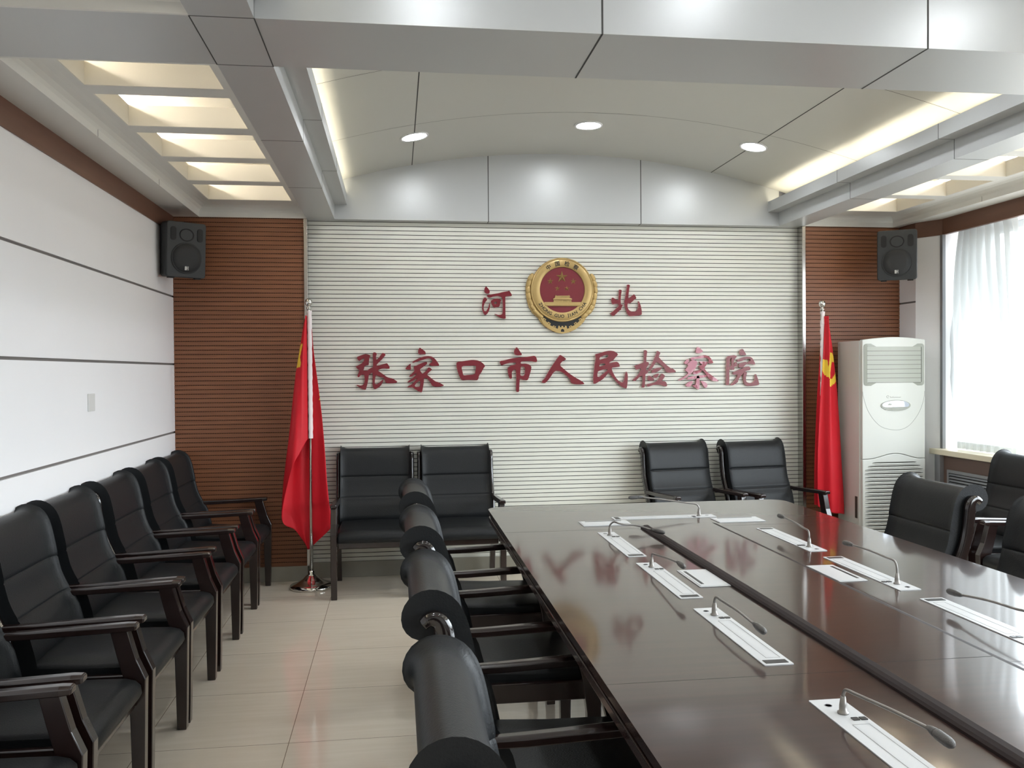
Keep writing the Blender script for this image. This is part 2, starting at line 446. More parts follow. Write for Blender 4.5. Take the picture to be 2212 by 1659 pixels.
# right side: corner pier with a splayed face, radiator cover, sill, window
m = MB(); e = [0.0] + [v for z in (0.61, 1.09, 1.57, 2.012) for v in (z - 0.007, z + 0.007)] + [2.64]
m.prism([(3.957, 6.43), (3.957, 6.2), (4.05, 6.03), (4.5, 6.03), (4.5, 6.43)], 'z', 0, 2.64, 1)
for k in range(0, len(e), 2): m.box(3.948, 3.96, 6.2, 6.43, e[k], e[k + 1], 0)
m.prism([(3.948, 6.2), (4.052, 6.02), (4.5, 6.02), (4.5, 6.035), (4.06, 6.035), (3.965, 6.2)], 'z', 0, 2.64, 0)
structure(m.build('wall_right_pier', [M['wall_white'], M['groove']]))
mb = MB(); mb.box(4.035, 4.062, 6.0, 6.03, 0.902, 2.495)
structure(mb.build('trim_4', M['alu'], bevel=0.002))
mb = MB(); mb.box(4.0, 4.5, YN, 6.02, 0.0, 0.862)
structure(mb.build('wall_right', M['radiator_brown']))
mb = MB(); mb.box(3.965, 4.0, 5.93, 5.99, 0.0, 0.862)
structure(mb.build('trim_5', M['alu'], bevel=0.002))
mb = MB(); mb.box(4.05, 4.5, YN, 6.02, 2.53, 3.3)
structure(mb.build('wall_right_above_window', M['wall_white']))
mb = MB(); mb.box(4.05, 4.5, YN, -2.2, 0.862, 2.6)
structure(mb.build('wall_right_near', M['wall_white']))
mb = MB(); mb.prism([(3.943, 6.43), (3.943, 6.195), (4.045, 6.016), (4.045, YN), (4.075, YN), (4.075, 6.03), (3.99, 6.2), (3.99, 6.43)], 'z', 2.495, 2.618)
structure(mb.build('trim_6', M['brown_band']))
sill = MB(); sill.box(3.966, 4.42, -2.2, 6.06, 0.862, 0.902)
structure(sill.build('trim_7', M['sill'], bevel=0.004))
# window: frames with panes
win = bpy.data.objects.new('window_1', None); COL.objects.link(win); win['kind'] = 'structure'
ys = [-2.2, -0.84, 0.52, 1.88, 3.24, 4.60, 6.02]
fr = MB(); fr.box(4.32, 4.40, -2.2, 6.02, 0.90, 0.95); fr.box(4.32, 4.40, -2.2, 6.02, 2.48, 2.53)
for y in ys: fr.box(4.32, 4.40, y - 0.025, y + 0.025, 0.95, 2.48)
fr.build('window_frame', M['white_alu'], win, bevel=0.003)
for a, b in zip(ys[:-1], ys[1:]):
    g = MB(); g.add([(4.36, a + .025, .95), (4.36, b - .025, .95), (4.36, b - .025, 2.48), (4.36, a + .025, 2.48)], [(0, 1, 2, 3)])
    g.build('pane', M['glass'], win)

# ------------------------------------------------------------------ ceiling: beams, vault, coffered sides
def vz(x, R=6.05): return 3.122 - R + math.sqrt(R * R - (x - MIDX) ** 2)
BX = [(-0.627, -0.430), (2.950, 3.148)]          # long beams
CB = [(2.822, 3.255), (-0.78, -0.345)]           # cross beams
def joints(m, mi): pass
for i, (a, b) in enumerate(BX):
    m = MB(); m.box(a, b, YN, YW, ZB, 2.80, 0)
    for y in (2.822, 3.255, 4.285, 5.353, 1.77, 0.71, -0.345, -0.78): m.box(a - .0006, b + .0006, y - .002, y + .002, ZB - .0006, 2.72, 1)
    structure(m.build('ceiling_beam', [M['panel_metal'], M['joint']]))
for i, (a, b) in enumerate(CB):
    m = MB(); m.box(XL, 4.08, a, b, ZB + 0.0004, 3.3, 0)
    for x in (0.686, 1.844): m.box(x - .003, x + .003, a - .0008, b + .0008, ZB - .0006, 3.2, 1)
    for x in (-0.627, -0.43, 2.95, 3.148): m.box(x - .002, x + .002, a - .0008, b + .0008, ZB - .0008, ZB + .001, 1)
    structure(m.build('ceiling_beam', [M['panel_metal'], M['joint']]))

def bay(y0, y1, rear_fascia):
    # vault
    m = MB(); n = 56; xs = [-0.62 + (3.76 * k / n) for k in range(n + 1)]
    m.loft([[(x, y0, vz(x)) for x in xs], [(x, y1, vz(x)) for x in xs]], 0, caps=False, closed=False, smooth=True)
    m.loft([[(x, y0, vz(x) + .06) for x in xs], [(x, y1, vz(x) + .06) for x in xs]], 0, caps=False, closed=False, smooth=True)
    def seam_y(y):
        m.loft([[(x, y - .0018, vz(x) - .0006) for x in xs], [(x, y + .0018, vz(x) - .0006) for x in xs]], 1, caps=False, closed=False)
    def seam_x(x):
        m.box(x - .003, x + .003, y0, y1, vz(x) - .0012, vz(x) + .004, 1)
    for k in range(1, 3): seam_y(y1 - 1.05 * k if rear_fascia else y0 + (y1 - y0) * k / 3)
    for x in (0.13, 2.405): seam_x(x)
    o = m.build('ceiling_vault', [M['vault'], M['joint']]); structure(o)
    # ledge, lip and back of each cove
    for sgn, xb in ((-1, -0.43), (1, 2.95)):
        m = MB()
        f = lambda x: x if sgn < 0 else 2 * MIDX - x
        def bx(a, b, *r):
            p, q = sorted((f(a), f(b))); m.box(p, q, *r)
        bx(-0.62, -0.342, y0, y1, 2.717, 2.727, 0)
        bx(-0.352, -0.342, y0, y1, 2.727, 2.797, 0)
        bx(-0.64, -0.62, y0, y1, 2.717, 3.2, 0)
        for y in ([y1 - 1.062, y1 - 2.13] if rear_fascia else [y0 + 1.0, y0 + 2.0]):
            bx(-0.62, -0.3412, y - .0015, y + .0015, 2.7164, 2.798, 1)
        structure(m.build('ceiling_cove', [M['panel_metal'], M['joint']]))
    # coffered strip along each side
    for sgn in (-1, 1):
        m = MB(); f = lambda x: x if sgn < 0 else 2 * MIDX - x
        def bx(a, b, yy0, yy1, z0, z1, mi=0):
            p, q = sorted((f(a), f(b))); m.box(p, q, yy0, yy1, z0, z1, mi)
        xo = -1.57
        bx(xo, -1.3705, y0, y1, ZB, ZB + .02, 1)                      # soffit along the wall
        ye = y1
        # cove moulding at the wall side: (x, z) profile
        prof = [(-1.3704, ZB - .0003), (-1.37, ZB - .0003), (-1.37, ZB + .035), (-1.362, ZB + .05), (-1.345, ZB + .066), (-1.32, ZB + .075), (-1.295, 2.69), (-1.295, 2.72), (-1.3704, 2.72)]
        m.prism([(f(a), b) for a, b in prof], 'y', y0, y1, 1, smooth=False)
        # and across the ends
        for yy, d in ((y1, -1), (y0, 1)):
            pr = [(yy, ZB), (yy + d * .012, ZB), (yy + d * .012, ZB + .035), (yy + d * .022, ZB + .05), (yy + d * .04, ZB + .066), (yy + d * .065, ZB + .075), (yy + d * .09, 2.69), (yy + d * .09, 2.72), (yy, 2.72)]
            a, b = sorted((f(-1.37), f(-0.627))); m.prism(pr, 'x', a, b, 1)
        # lattice
        far = [y1 - .245 - .596 * k for k in range(5)]
        near = [v - .483 for v in far]
        bx(-1.30, -1.26, y0, y1, 2.69, 2.79, 1); bx(-0.70, -0.627, y0, y1, 2.69, 2.79, 1)
        ysq = [(far[0], y1)] + [(far[k + 1], near[k]) for k in range(4)] + [(y0, near[4])]
        for a, b in ysq: bx(-1.26, -0.70, a, b, 2.6902, 2.79, 1)
        e = 0.004                                                  # cream lining of each coffer
        for a, b in zip(near, far):
            bx(-1.26, -1.26 + e, a, b, 2.6915, 2.79, 0); bx(-0.70 - e, -0.70, a, b, 2.6915, 2.79, 0)
            bx(-1.26, -0.70, a, a + e, 2.6915, 2.79, 0); bx(-1.26, -0.70, b - e, b, 2.6915, 2.79, 0)
        # light box above the lattice
        bx(-1.56, -0.627, y0, y1, 2.99, 3.02, 0); bx(-1.57, -1.56, y0, y1, 2.63, 3.02, 0); bx(-0.640, -0.627, y0, y1, 2.79, 3.02, 0)
        bx(-1.56, -0.64, y0, y0 + .01, 2.70, 3.0, 0); bx(-1.56, -0.64, y1 - .01, y1, 2.70, 3.0, 0)
        for y in (y1 - 1.06, y1 - 2.12): bx(-1.3702, -1.3692, y - .0012, y + .0012, ZB, ZB + .034, 2)
        structure(m.build('ceiling_coffers', [M['coffer'], M['panel_grey'], M['joint']]))
        lamps.append((sgn, y0, y1))
    return o
lamps = []
bay(3.255, 6.42, True); bay(-0.345, 2.822, False); bay(YN, -0.78, False)
# arched panel closing the vault over the white wall
m = MB(); n = 48; xs = [-0.43 + 3.38 * k / n for k in range(n + 1)]
m.prism([(-0.43, ZB - .0005), (2.95, ZB - .0005)] + [(x, vz(x) + .02) for x in reversed(xs)], 'y', 6.418, 6.50, 0)
for x in (0.689, 1.85): m.box(x - .003, x + .003, 6.4172, 6.43, ZB - .0012, vz(x), 1); m.box(x - .003, x + .003, 6.4172, 6.484, ZB - .0012, ZB, 1)
structure(m.build('ceiling_fascia', [M['panel_metal'], M['joint']]))
mb = MB(); mb.box(XL - 0.2, 4.6, YN - 0.2, 6.7, 3.25, 3.4)
structure(mb.build('ceiling', M['wall_white']))

# ------------------------------------------------------------------ lamps
for sgn, y0, y1 in lamps:
    if y1 < 0: continue
    L2 = (y1 - y0 - .16) / 2
    for k in range(2):
        o = bpy.data.objects.new('ceiling_light', None); COL.objects.link(o)
        t = MB(); t.tube([(0, -L2 / 2 + .02, 0), (0, L2 / 2 - .02, 0)], .013, 12); t.build('tube', M['tube'], o)
        h = MB(); h.box(-.05, -.018, -L2 / 2, L2 / 2, -.02, .02); h.box(-.05, .02, -L2 / 2, -L2 / 2 + .018, -.018, .018); h.box(-.05, .02, L2 / 2 - .018, L2 / 2, -.018, .018)
        h.build('housing', M['lamp_ring'], o, bevel=0.002)
        o.location = (-1.42 if sgn < 0 else 2 * MIDX + 1.42, y0 + .08 + L2 * (k + .5), 2.86)
        if sgn > 0: o.rotation_euler = (0, 0, math.pi)
        tag(o, f'warm tube lamp above the coffers {"along the left wall" if sgn < 0 else "along the window"}, {"far" if k else "near"} one in the {"far" if y1 > 3 else "near"} bay', 'ceiling light', 'tube lamps above the ceiling coffers')
for sgn in (-1, 1):
    for y0, y1, bw in ((3.262, 6.41, 'far'), (-0.33, 2.81, 'near')):
        m = MB(); x = -0.372 if sgn < 0 else 2 * MIDX + 0.372
        m.box(x - .010, x + .010, y0 + .02, y1 - .05, 2.729, 2.747)
        o = m.build('cove_light', M['cove'])
        tag(o, f'warm light strip in the {"left" if sgn < 0 else "right"} cove of the {bw} vaulted ceiling bay', 'cove light', 'light strips in the ceiling coves')
proto = None
names = ['left', 'middle', 'right']
for yy, bw in ((5.64, 'back row of the far'), (4.035, 'front row of the far'), (2.042, 'back row of the near'), (0.435, 'front row of the near')):
    for k, x in enumerate((0.131, 1.274, 2.412)):
        o = thing('downlight', f'round white downlight, {names[k]} one in the {bw} ceiling vault', 'downlight', group='round downlights in the ceiling')
        if proto is None:
            r = MB(); r.loft([[(a_ * math.cos(2 * math.pi * i / 40), a_ * math.sin(2 * math.pi * i / 40), b_) for i in range(40)] for a_, b_ in ((.0765, .0), (.078, -.004), (.092, -.006), (.094, -.001), (.092, .004))], caps=False)
            l = MB(); l.lathe([(.077, -.003), (.077, .003)], n=40, smooth=False)
            proto = (r.build('trim_ring', M['lamp_ring'], o), l.build('lens', M['lens'], o))
        else:
            for q in proto:
                c = q.copy(); COL.objects.link(c); c.parent = o
        o.location = (x, yy, vz(x) - .003)
        o.rotation_euler = (0, math.asin((x - MIDX) / 6.05), 0)
# ------------------------------------------------------------------ conference table
TX0, TX1, TY0, TY1, TZ = 0.484, 2.172, -0.75, 4.718, 0.76
tb = thing('conference_table', 'long dark mahogany conference table with a glossy top, in the middle of the room', 'table', (1.328, 2.0, 0))
ox, oy = 1.328, 2.0
def tl(x0, x1, y0, y1): return (x0 - ox, x1 - ox, y0 - oy, y1 - oy)
m = MB()
m.prism(rrect(TX0 - ox, TX1 - ox, TY0 - oy, TY1 - oy, 0.085, 10), 'z', 0.736, TZ, 0, side=1)
def seam(x0, x1, y0, y1): m.box(*tl(x0, x1, y0, y1), TZ - .001, TZ + .0003, 2)
seam(TX0, TX1, 3.955, 3.957); seam(TX0, 1.13, 1.994, 1.996); seam(1.51, TX1, 1.994, 1.996); seam(TX0, TX1, 0.03, 0.032)
seam(1.5105, 1.5125, 0.03, 2.84); seam(1.5105, 1.5125, 3.09, 3.955)
m.build('tabletop', [M['table'], M['table_edge'], M['seam']], tb, bevel=0.004, seg=3)
m = MB()
m.prism(rrect(TX0 + .012 - ox, TX1 - .012 - ox, TY0 + .012 - oy, TY1 - .012 - oy, 0.08, 8), 'z', 0.722, 0.736, 0)
m.prism(rrect(TX0 + .002 - ox, TX1 - .002 - ox, TY0 + .002 - oy, TY1 - .002 - oy, 0.085, 8), 'z', 0.695, 0.722, 0)
m.prism(rrect(TX0 + .05 - ox, TX1 - .05 - ox, TY0 + .05 - oy, TY1 - .05 - oy, 0.06, 8), 'z', 0.66, 0.695, 0)
m.build('table_edge_moulding', M['table_edge'], tb, bevel=0.004)
# raised middle strip with rounded nosings
m = MB(); w = .033; h = .017
prof = [(1.13, 0), (1.131, .006), (1.137, .011), (1.148, .015), (1.163, h), (1.477, h), (1.492, .015), (1.503, .011), (1.509, .006), (1.51, 0)]
ya, yb = 0.05 - oy, 3.955 - oy
pts = [(x - ox, TZ + z) for x, z in prof]
o0 = len(pts)
for i in range(o0 - 1):
    (xa, za), (xb, zb_) = pts[i], pts[i + 1]
    m.add([(xa, ya, za), (xb, ya, zb_), (xb, yb, zb_), (xa, yb, za)], [(0, 1, 2, 3)], 0 if i == 4 else 1, smooth=i != 4)
m.add([(x, ya, z) for x, z in pts], [list(range(o0))], 1); m.add([(x, yb, z) for x, z in pts], [list(range(o0))], 1)
m.box(1.163 - ox, 1.477 - ox, 1.994 - oy, 1.996 - oy, TZ + .015, TZ + h + .0003, 2)
m.build('raised_centre_strip', [M['table'], M['band_edge'], M['seam']], tb)
for yc in (0.3, 2.1, 3.9):
    m = MB(); m.box(1.0 - ox, 1.65 - ox, yc - .2 - oy, yc + .2 - oy, 0.0, 0.66)
    m.box(0.97 - ox, 1.68 - ox, yc - .23 - oy, yc + .23 - oy, 0.0, 0.08)
    m.build('pedestal', M['dark_wood'], tb, bevel=0.006)

# ------------------------------------------------------------------ chairs
def make_chair(name):
    t = thing(name, 'chair', 'chair')
    F = [(.238, .440), (.212, .547), (.190, .585), (.181, .603), (.174, .609), (.172, .613), (.173, .618), (.170, .626), (.160, .645), (.142, .690), (.130, .742), (.124, .750), (.123, .754), (.126, .759), (.127, .770), (.117, .824), (.106, .875), (.092, .912),
         (.072, .937), (.045, .950), (.018, .949), (-.004, .936), (-.016, .914), (-.015, .891), (-.002, .875), (.018, .869), (.038, .862), (.052, .835), (.060, .80), (.070, .73), (.092, .655), (.124, .585), (.160, .51), (.190, .440)]
    # offset along the normals for the rounded side edges
    F = catmull(F + [F[0]], 2)[:-1]
    n = len(F)
    def off(d):
        r = []
        for i in range(n):
            a, b = Vector(F[i - 1]), Vector(F[(i + 1) % n]); T = (b - a).normalized()
            r.append(Vector(F[i]) - Vector((-T.y, T.x)) * -d)
        return r
    area = sum(F[i][0] * F[(i + 1) % n][1] - F[(i + 1) % n][0] * F[i][1] for i in range(n))
    sg = -1 if area > 0 else 1
    m = MB(); hw = .248; rings = []
    for v, d in ((-hw, .0215), (-hw + .0025, .0160), (-hw + .009, .0105), (-hw + .020, .0055), (-hw + .036, .0018), (-hw + .056, 0), (hw - .056, 0), (hw - .036, .0018), (hw - .020, .0055), (hw - .009, .0105), (hw - .0025, .0160), (hw, .0215)):
        rings.append([(p.x, v, p.y) for p in off(sg * d)])
    m.loft(rings)
    m.build('backrest', M['leather'], t)
    # seat cushion: side profile lofted across
    S = [(.17, .395), (.18, .452), (.25, .455), (.40, .447), (.52, .446), (.60, .444), (.635, .435), (.652, .415), (.655, .39), (.645, .372), (.60, .368), (.40, .372), (.25, .378)]
    cx = sum(p[0] for p in S) / len(S); cz = sum(p[1] for p in S) / len(S)
    m = MB(); rings = []; hw = .238
    for v, k, dz in ((-hw, .965, -.012), (-hw + .004, .985, -.006), (-hw + .014, 1, 0), (-.10, 1, .005), (.10, 1, .005), (hw - .014, 1, 0), (hw - .004, .985, -.006), (hw, .965, -.012)):
        rings.append([(cx + (p[0] - cx) * k, v, (cz + (p[1] - cz) * k) + (dz if p[1] > .42 else 0)) for p in S])
    m.loft(rings); m.build('seat', M['leather'], t)
    # frame under the seat
    m = MB(); m.box(.60, .628, -.235, .235, .335, .375); m.box(.15, .178, -.235, .235, .335, .395)
    m.box(.15, .62, -.265, -.238, .345, .412); m.box(.15, .62, .238, .265, .345, .412)
    m.build('seat_frame', M['dark_wood'], t, bevel=0.004)
    for s in (-1, 1):
        y = .263 * s
        # armrest
        m = MB()
        m.loft([[(u, y - w_, z - h_), (u, y + w_, z - h_), (u, y + w_, z + h_ * .5), (u, y + w_ * .6, z + h_), (u, y - w_ * .6, z + h_), (u, y - w_, z + h_ * .5)]
                for u, w_, h_, z in ((.145, .017, .013, .598), (.26, .020, .014, .600), (.44, .023, .014, .608), (.60, .024, .014, .615), (.628, .022, .012, .616), (.634, .019, .009, .616))], smooth=False)
        m.build('armrest', M['dark_wood'], t, bevel=0.003)
        # front leg: slants forward from the arm to the seat, then straight down
        m = MB(); poly = [(.545, .604), (.603, .604), (.632, .50), (.662, .432), (.660, .36), (.655, .10), (.652, 0), (.614, 0), (.608, .30), (.592, .42), (.565, .52)]
        m.prism(poly, 'y', y - .020, y + .020); m.build('leg', M['dark_wood'], t, bevel=0.003)
        # back rail curling over at the top, running down to the seat
        yr = .263 * s
        path = catmull([(.014, .893), (.030, .905), (.050, .902), (.062, .880), (.066, .84), (.075, .76), (.092, .69), (.118, .625), (.148, .56), (.168, .48), (.170, .42)], 4)
        rings = []
        for k, (u, z) in enumerate(path):
            a = path[max(k - 1, 0)]; b = path[min(k + 1, len(path) - 1)]
            T = Vector((b[0] - a[0], b[1] - a[1])).normalized(); N = Vector((-T.y, T.x))
            d = .013 + .012 * min(1, k / 14)
            rings.append([(u + N.x * d * c, yr + .016 * e, z + N.y * d * c) for c, e in ((1, .6), (.6, 1), (-.6, 1), (-1, .6), (-1, -.6), (-.6, -1), (.6, -1), (1, -.6))])
        m = MB(); m.loft(rings); m.build('back_rail', M['rail_wood'], t)
        # rear leg
        m = MB(); poly = [(.148, .50), (.188, .50), (.192, .40), (.165, .25), (.112, .0), (.072, .0), (.118, .25), (.146, .38)]
        m.prism(poly, 'y', yr - .019, yr + .019); m.build('leg', M['dark_wood'], t, bevel=0.003)
    return t
chair0 = None
def place_chair(x, y, face, label, group):
    """x, y: middle of the rear plane on the floor; face: heading in degrees (0 = +X)"""
    global chair0
    rz = math.radians(face)
    if chair0 is None:
        chair0 = make_chair('armchair'); r = chair0
        r.location = (x, y, 0); r.rotation_euler = (0, 0, rz); r['label'] = label
    else: r = dup(chair0, (x, y, 0), rz, label)
    r['group'] = group; return r
GL = 'black leather armchairs along the left wall'
ordn = ['farthest, in the wood panelled corner', 'second from the far corner', 'third from the far corner', 'fourth from the far corner', 'fifth from the far corner', 'second nearest the camera', 'nearest the camera']
for k, y in enumerate((6.05, 5.433, 4.80, 4.15, 3.555, 2.935, 2.32)):
    place_chair(XL + .012, y, 0, f'black leather armchair along the left white wall, {ordn[k]}', GL)
GB = 'black leather armchairs against the back wall'
place_chair(-0.155, 6.470, -90, 'black leather armchair against the back wall, right beside the left flag stand', GB)
place_chair(0.424, 6.465, -88, 'black leather armchair against the back wall, second from the left flag', GB)
place_chair(2.085, 6.450, -81, 'black leather armchair against the back wall, left one of the right pair', GB)
place_chair(2.700, 6.450, -81, 'black leather armchair against the back wall, beside the right flag', GB)
GT = 'black leather armchairs at the table'
for k, (y, w_) in enumerate(((4.12, 'farthest, near the back wall'), (3.25, 'second from the far end'), (2.36, 'second from the camera'), (1.50, 'nearest the camera'))):
    place_chair(0.045, y, 0, f'black leather armchair pushed in left of the table, {w_}', GT)
place_chair(2.632, 3.885, 180, 'black leather armchair at the right table side, hiding the air conditioner foot', GT)
place_chair(2.625, 3.04, 180, 'black leather armchair right of the table, only its back edge at the picture edge', GT)
GW = 'black leather armchairs below the window'
place_chair(3.945, 4.93, 180, 'black leather armchair under the window sill in front of the radiator grille', GW)
place_chair(3.945, 4.30, 180, 'black leather armchair below the window, only its arm showing at the picture edge', GW)

# ------------------------------------------------------------------ microphones set into the table
def make_mic():
    t = thing('microphone_unit', 'mic', 'microphone')
    m = MB()
    m.prism(rrect(-.039, .039, -.080, .448, .003, 2), 'z', .0, .0025, 0)
    m.box(-.026, .012, .060, .0606, .0025, .0029, 1); m.box(-.026, .012, .395, .3956, .0025, .0029, 1)
    m.box(-.026, -.0254, .06, .395, .0025, .0029, 1); m.box(.0114, .012, .06, .395, .0025, .0029, 1)
    m.lathe([(.009, .0025), (.009, .0031), (.0075, .0031), (.0075, .0025)], (.010, -.045, 0), 16, 1)
    m.build('plate', [M['plate'], M['plate_line']], t)
    for x in (-.0095, -.0275):
        m = MB(); m.prism(rrect(x - .0075, x + .0075, .026, .041, .002, 3), 'z', .002, .0042); m.build('button', M['black_plastic'], t)
    m = MB(); m.box(-.030, .030, .413, .437, .002, .0034); m.build('display', M['black_plastic'], t)
    return t
def stem(parent, bend, reach, head_z, side=0.0, drop=0.0):
    """gooseneck with its head: rises from the plate, bends over along +y of the unit"""
    m = MB(); m.lathe([(.012, .002), (.012, .006), (.0085, .007), (.008, .02), (.0052, .040)], (0, 0, 0), 18)
    path = catmull([(0, 0, .036), (0, .001, bend * .72), (.06 * side, .010, bend * .93), (.1 * side, .028, bend * 1.0), (.2 * side, .06, bend + (head_z - bend) * .12), (.55 * side, .5 * reach, bend + (head_z - bend) * .5 + .004), (.92 * side, .86 * reach, head_z + .002)], 5)
    m.tube(path, .0038, 10)
    g = m.build('gooseneck', M['mic_metal'], parent)
    P = Vector(path[-1]); D = (Vector((side, reach, head_z - drop)) - P).normalized()
    rings = []; A = D.cross(Vector((0, 0, 1))).normalized(); B = A.cross(D)
    L = .062
    for s_, r in ((-.012, .004), (.0, .0072), (.010, .0085), (.012, .0085), (.013, .0078), (.018, .0098), (.045, .0100), (.054, .0088), (.060, .0055), (L, .001)):
        c = P + D * s_; rings.append([c + A * (r * math.cos(2 * math.pi * i / 16)) + B * (r * math.sin(2 * math.pi * i / 16)) for i in range(16)])
    m = MB(); m.loft(rings); m.build('mic_head', M['mic_head'], g)
mic0 = None
GM = 'gooseneck microphone strips in the table top'
def place_mic(x, y, rz, bend, reach, head_z, label, side=0.0, drop=.004):
    global mic0
    if mic0 is None: mic0 = make_mic(); r = mic0; r.location = (x, y, TZ); r.rotation_euler = (0, 0, math.radians(rz)); r['label'] = label
    else: r = dup(mic0, (x, y, TZ), math.radians(rz), label)
    r['group'] = GM
    return r
U = [place_mic(0.944, 3.800, 180, 0, 0, 0, 'microphone strip on the table left side, farthest from the camera'),
     place_mic(0.944, 3.157, 180, 0, 0, 0, 'microphone strip on the table left side, beside the left square socket cover'),
     place_mic(0.944, 2.507, 180, 0, 0, 0, 'microphone strip on the table left side, second from the camera'),
     place_mic(0.943, 1.745, 180, 0, 0, 0, 'microphone strip on the table left side, nearest the camera'),
     place_mic(1.696, 3.412, 0, 0, 0, 0, 'microphone strip on the table right side, farthest from the camera'),
     place_mic(1.696, 2.772, 0, 0, 0, 0, 'microphone strip on the table right side, beside the right square socket cover'),
     place_mic(1.697, 2.137, 0, 0, 0, 0, 'microphone strip on the table right side, nearest the camera, in window glare'),
     place_mic(1.515, 4.235, 90, 0, 0, 0, 'microphone strip lying crosswise at the far table end')]
stem(U[0], .066, .10, .035, side=-.185)
stem(U[1], .058, .365, .086)
stem(U[2], .062, .350, .058)
stem(U[3], .060, .362, .092)
stem(U[4], .070, .350, .074, side=.03)
stem(U[5], .080, .350, .076)
stem(U[6], .075, .350, .048)
stem(U[7], .064, .345, .100, side=.03)

cov0 = None
def place_cover(x, y, rz, w, l, label):
    t = thing('socket_cover', label, 'socket cover', (x, y, TZ), math.radians(rz), 'white socket covers in the table top')
    m = MB(); m.prism(rrect(-w / 2, w / 2, -l / 2, l / 2, .003, 2), 'z', .0, .003, 0)
    m.build('frame', M['plate'], t, bevel=0.001)
    m = MB(); m.prism(rrect(-w / 2 + .006, w / 2 - .006, -l / 2 + .006, l / 2 - .006, .003, 2), 'z', .003, .0042, 0); m.build('lid', M['plate'], t, bevel=0.0006)
    m = MB(); m.box(-w / 2 + .016, -w / 2 + .026, -l / 2 + .03, l / 2 - .03, .003, .0048); m.build('cable_slot', M['black_plastic'], t)
place_cover(1.075, 2.967, 0, .112, .25, 'white socket cover on the left half of the table beside the raised strip')
place_cover(1.570, 2.960, 180, .112, .25, 'white socket cover on the right half of the table, by the microphone there')
place_cover(0.998, 4.110, -90, .130, .240, 'white socket cover at the far table end, left of the crosswise microphone')
place_cover(1.665, 4.098, -90, .130, .238, 'white socket cover at the far table end, right of the crosswise microphone')

# ------------------------------------------------------------------ air conditioner
ac = thing('air_conditioner', 'tall white floor standing air conditioner in the right back corner', 'air conditioner', (3.616, 5.96, 0))
m = MB(); w = .250
front = [(-w, .0), (-w + .02, -.006)] + [(-w + .02 + (2 * w - .04) * k / 14, -.006 - .016 * math.sin(math.pi * k / 14)) for k in range(1, 14)] + [(w - .02, -.006), (w, 0)]
body = [(-w - .004, .33), (-w - .004, .02)] + [(x, y + .02) for x, y in front] + [(w + .004, .02), (w + .004, .33)]
m.prism(body, 'z', 0.02, 1.708)
top = [(x * .985, .01 + y) for x, y in body]
m.prism([(x * .97, y * .97 + .008) for x, y in body], 'z', 0, 0.02)
m.build('cabinet', M['ac_white'], ac, bevel=0.008)
def fpanel(z0, z1f, yo, mi_mat, name, par=ac, inset=.004):
    """curved front skin between z0 and the upper outline z1f(x)"""
    mm = MB(); N = 24; xs = [-w + inset + (2 * w - 2 * inset) * k / N for k in range(N + 1)]
    fy = lambda x: yo - .016 * math.cos(math.pi * x / (2 * w))
    lo = [(x, fy(x), z0(x)) for x in xs]; hi = [(x, fy(x), z1f(x)) for x in xs]
    lob = [(x, .02, z0(x)) for x in xs]; hib = [(x, .02, z1f(x)) for x in xs]
    n_ = N + 1; vv = lo + hi + lob + hib; ff = []
    for k in range(N):
        ff += [(k, k + 1, n_ + k + 1, n_ + k), (n_ + k, n_ + k + 1, 3 * n_ + k + 1, 3 * n_ + k), (2 * n_ + k, 2 * n_ + k + 1, k + 1, k)]
    ff += [(0, n_, 3 * n_, 2 * n_), (N, n_ + N, 3 * n_ + N, 2 * n_ + N)]
    mm.add(vv, ff, 0)
    return mm.build(name, mi_mat, par, bevel=0.004), fy
zarch = lambda x: .838 + .040 * (math.cos(math.pi * max(-1, min(1, x / .215))) + 1) / 2
fpanel(lambda x: zarch(x) + .0035, lambda x: 1.712 + .020 * math.cos(math.pi * x / (2 * w)), -.010, M['ac_white'], 'upper_panel')
lowp, fyl = fpanel(lambda x: .03, zarch, -.012, M['ac_white'], 'lower_panel')
fy = lambda x: -.010 - .016 * math.cos(math.pi * x / (2 * w))
# air outlet
m = MB(); N = 14
def skin(mm, x0, x1, z0, z1, d, mi=0, N=14, thick=.01):
    xs = [x0 + (x1 - x0) * k / N for k in range(N + 1)]
    mm.loft([[(x, fy(x) - d, z0) for x in xs] + [(x, fy(x) - d + thick, z0) for x in reversed(xs)], [(x, fy(x) - d, z1) for x in xs] + [(x, fy(x) - d + thick, z1) for x in reversed(xs)]], mi, smooth=False)
out = bpy.data.objects.new('air_outlet', None)
def bezel():
    mm = MB(); P = rrect(-.236, .236, 1.376, 1.684, .022, 6); Q = rrect(-.214, .214, 1.398, 1.662, .010, 6)
    n_ = len(P)
    vv = [(x, fy(x) - .003, z) for x, z in P] + [(x, fy(x) - .0055, z) for x, z in Q] + [(x, fy(x) + .012, z) for x, z in P] + [(x, fy(x) + .012, z) for x, z in Q]
    ff = []
    for i in range(n_):
        j = (i + 1) % n_
        ff += [(i, j, n_ + j, n_ + i), (i, j, 2 * n_ + j, 2 * n_ + i), (n_ + i, n_ + j, 3 * n_ + j, 3 * n_ + i)]
    mm.add(vv, ff, 0); return mm
bz = bezel().build('air_outlet', M['ac_grey'], ac)
mm = MB(); skin(mm, -.214, .214, 1.398, 1.662, .0010, 1, thick=.004)
zz = [1.398 + .033 * k for k in range(9)]
for a, b in zip(zz[:-1], zz[1:]): skin(mm, -.2115, .2115, a + .0022, b, .0028, 0, thick=.003)
mm.build('louvre', [M['ac_louvre'], M['ac_slot']], bz)
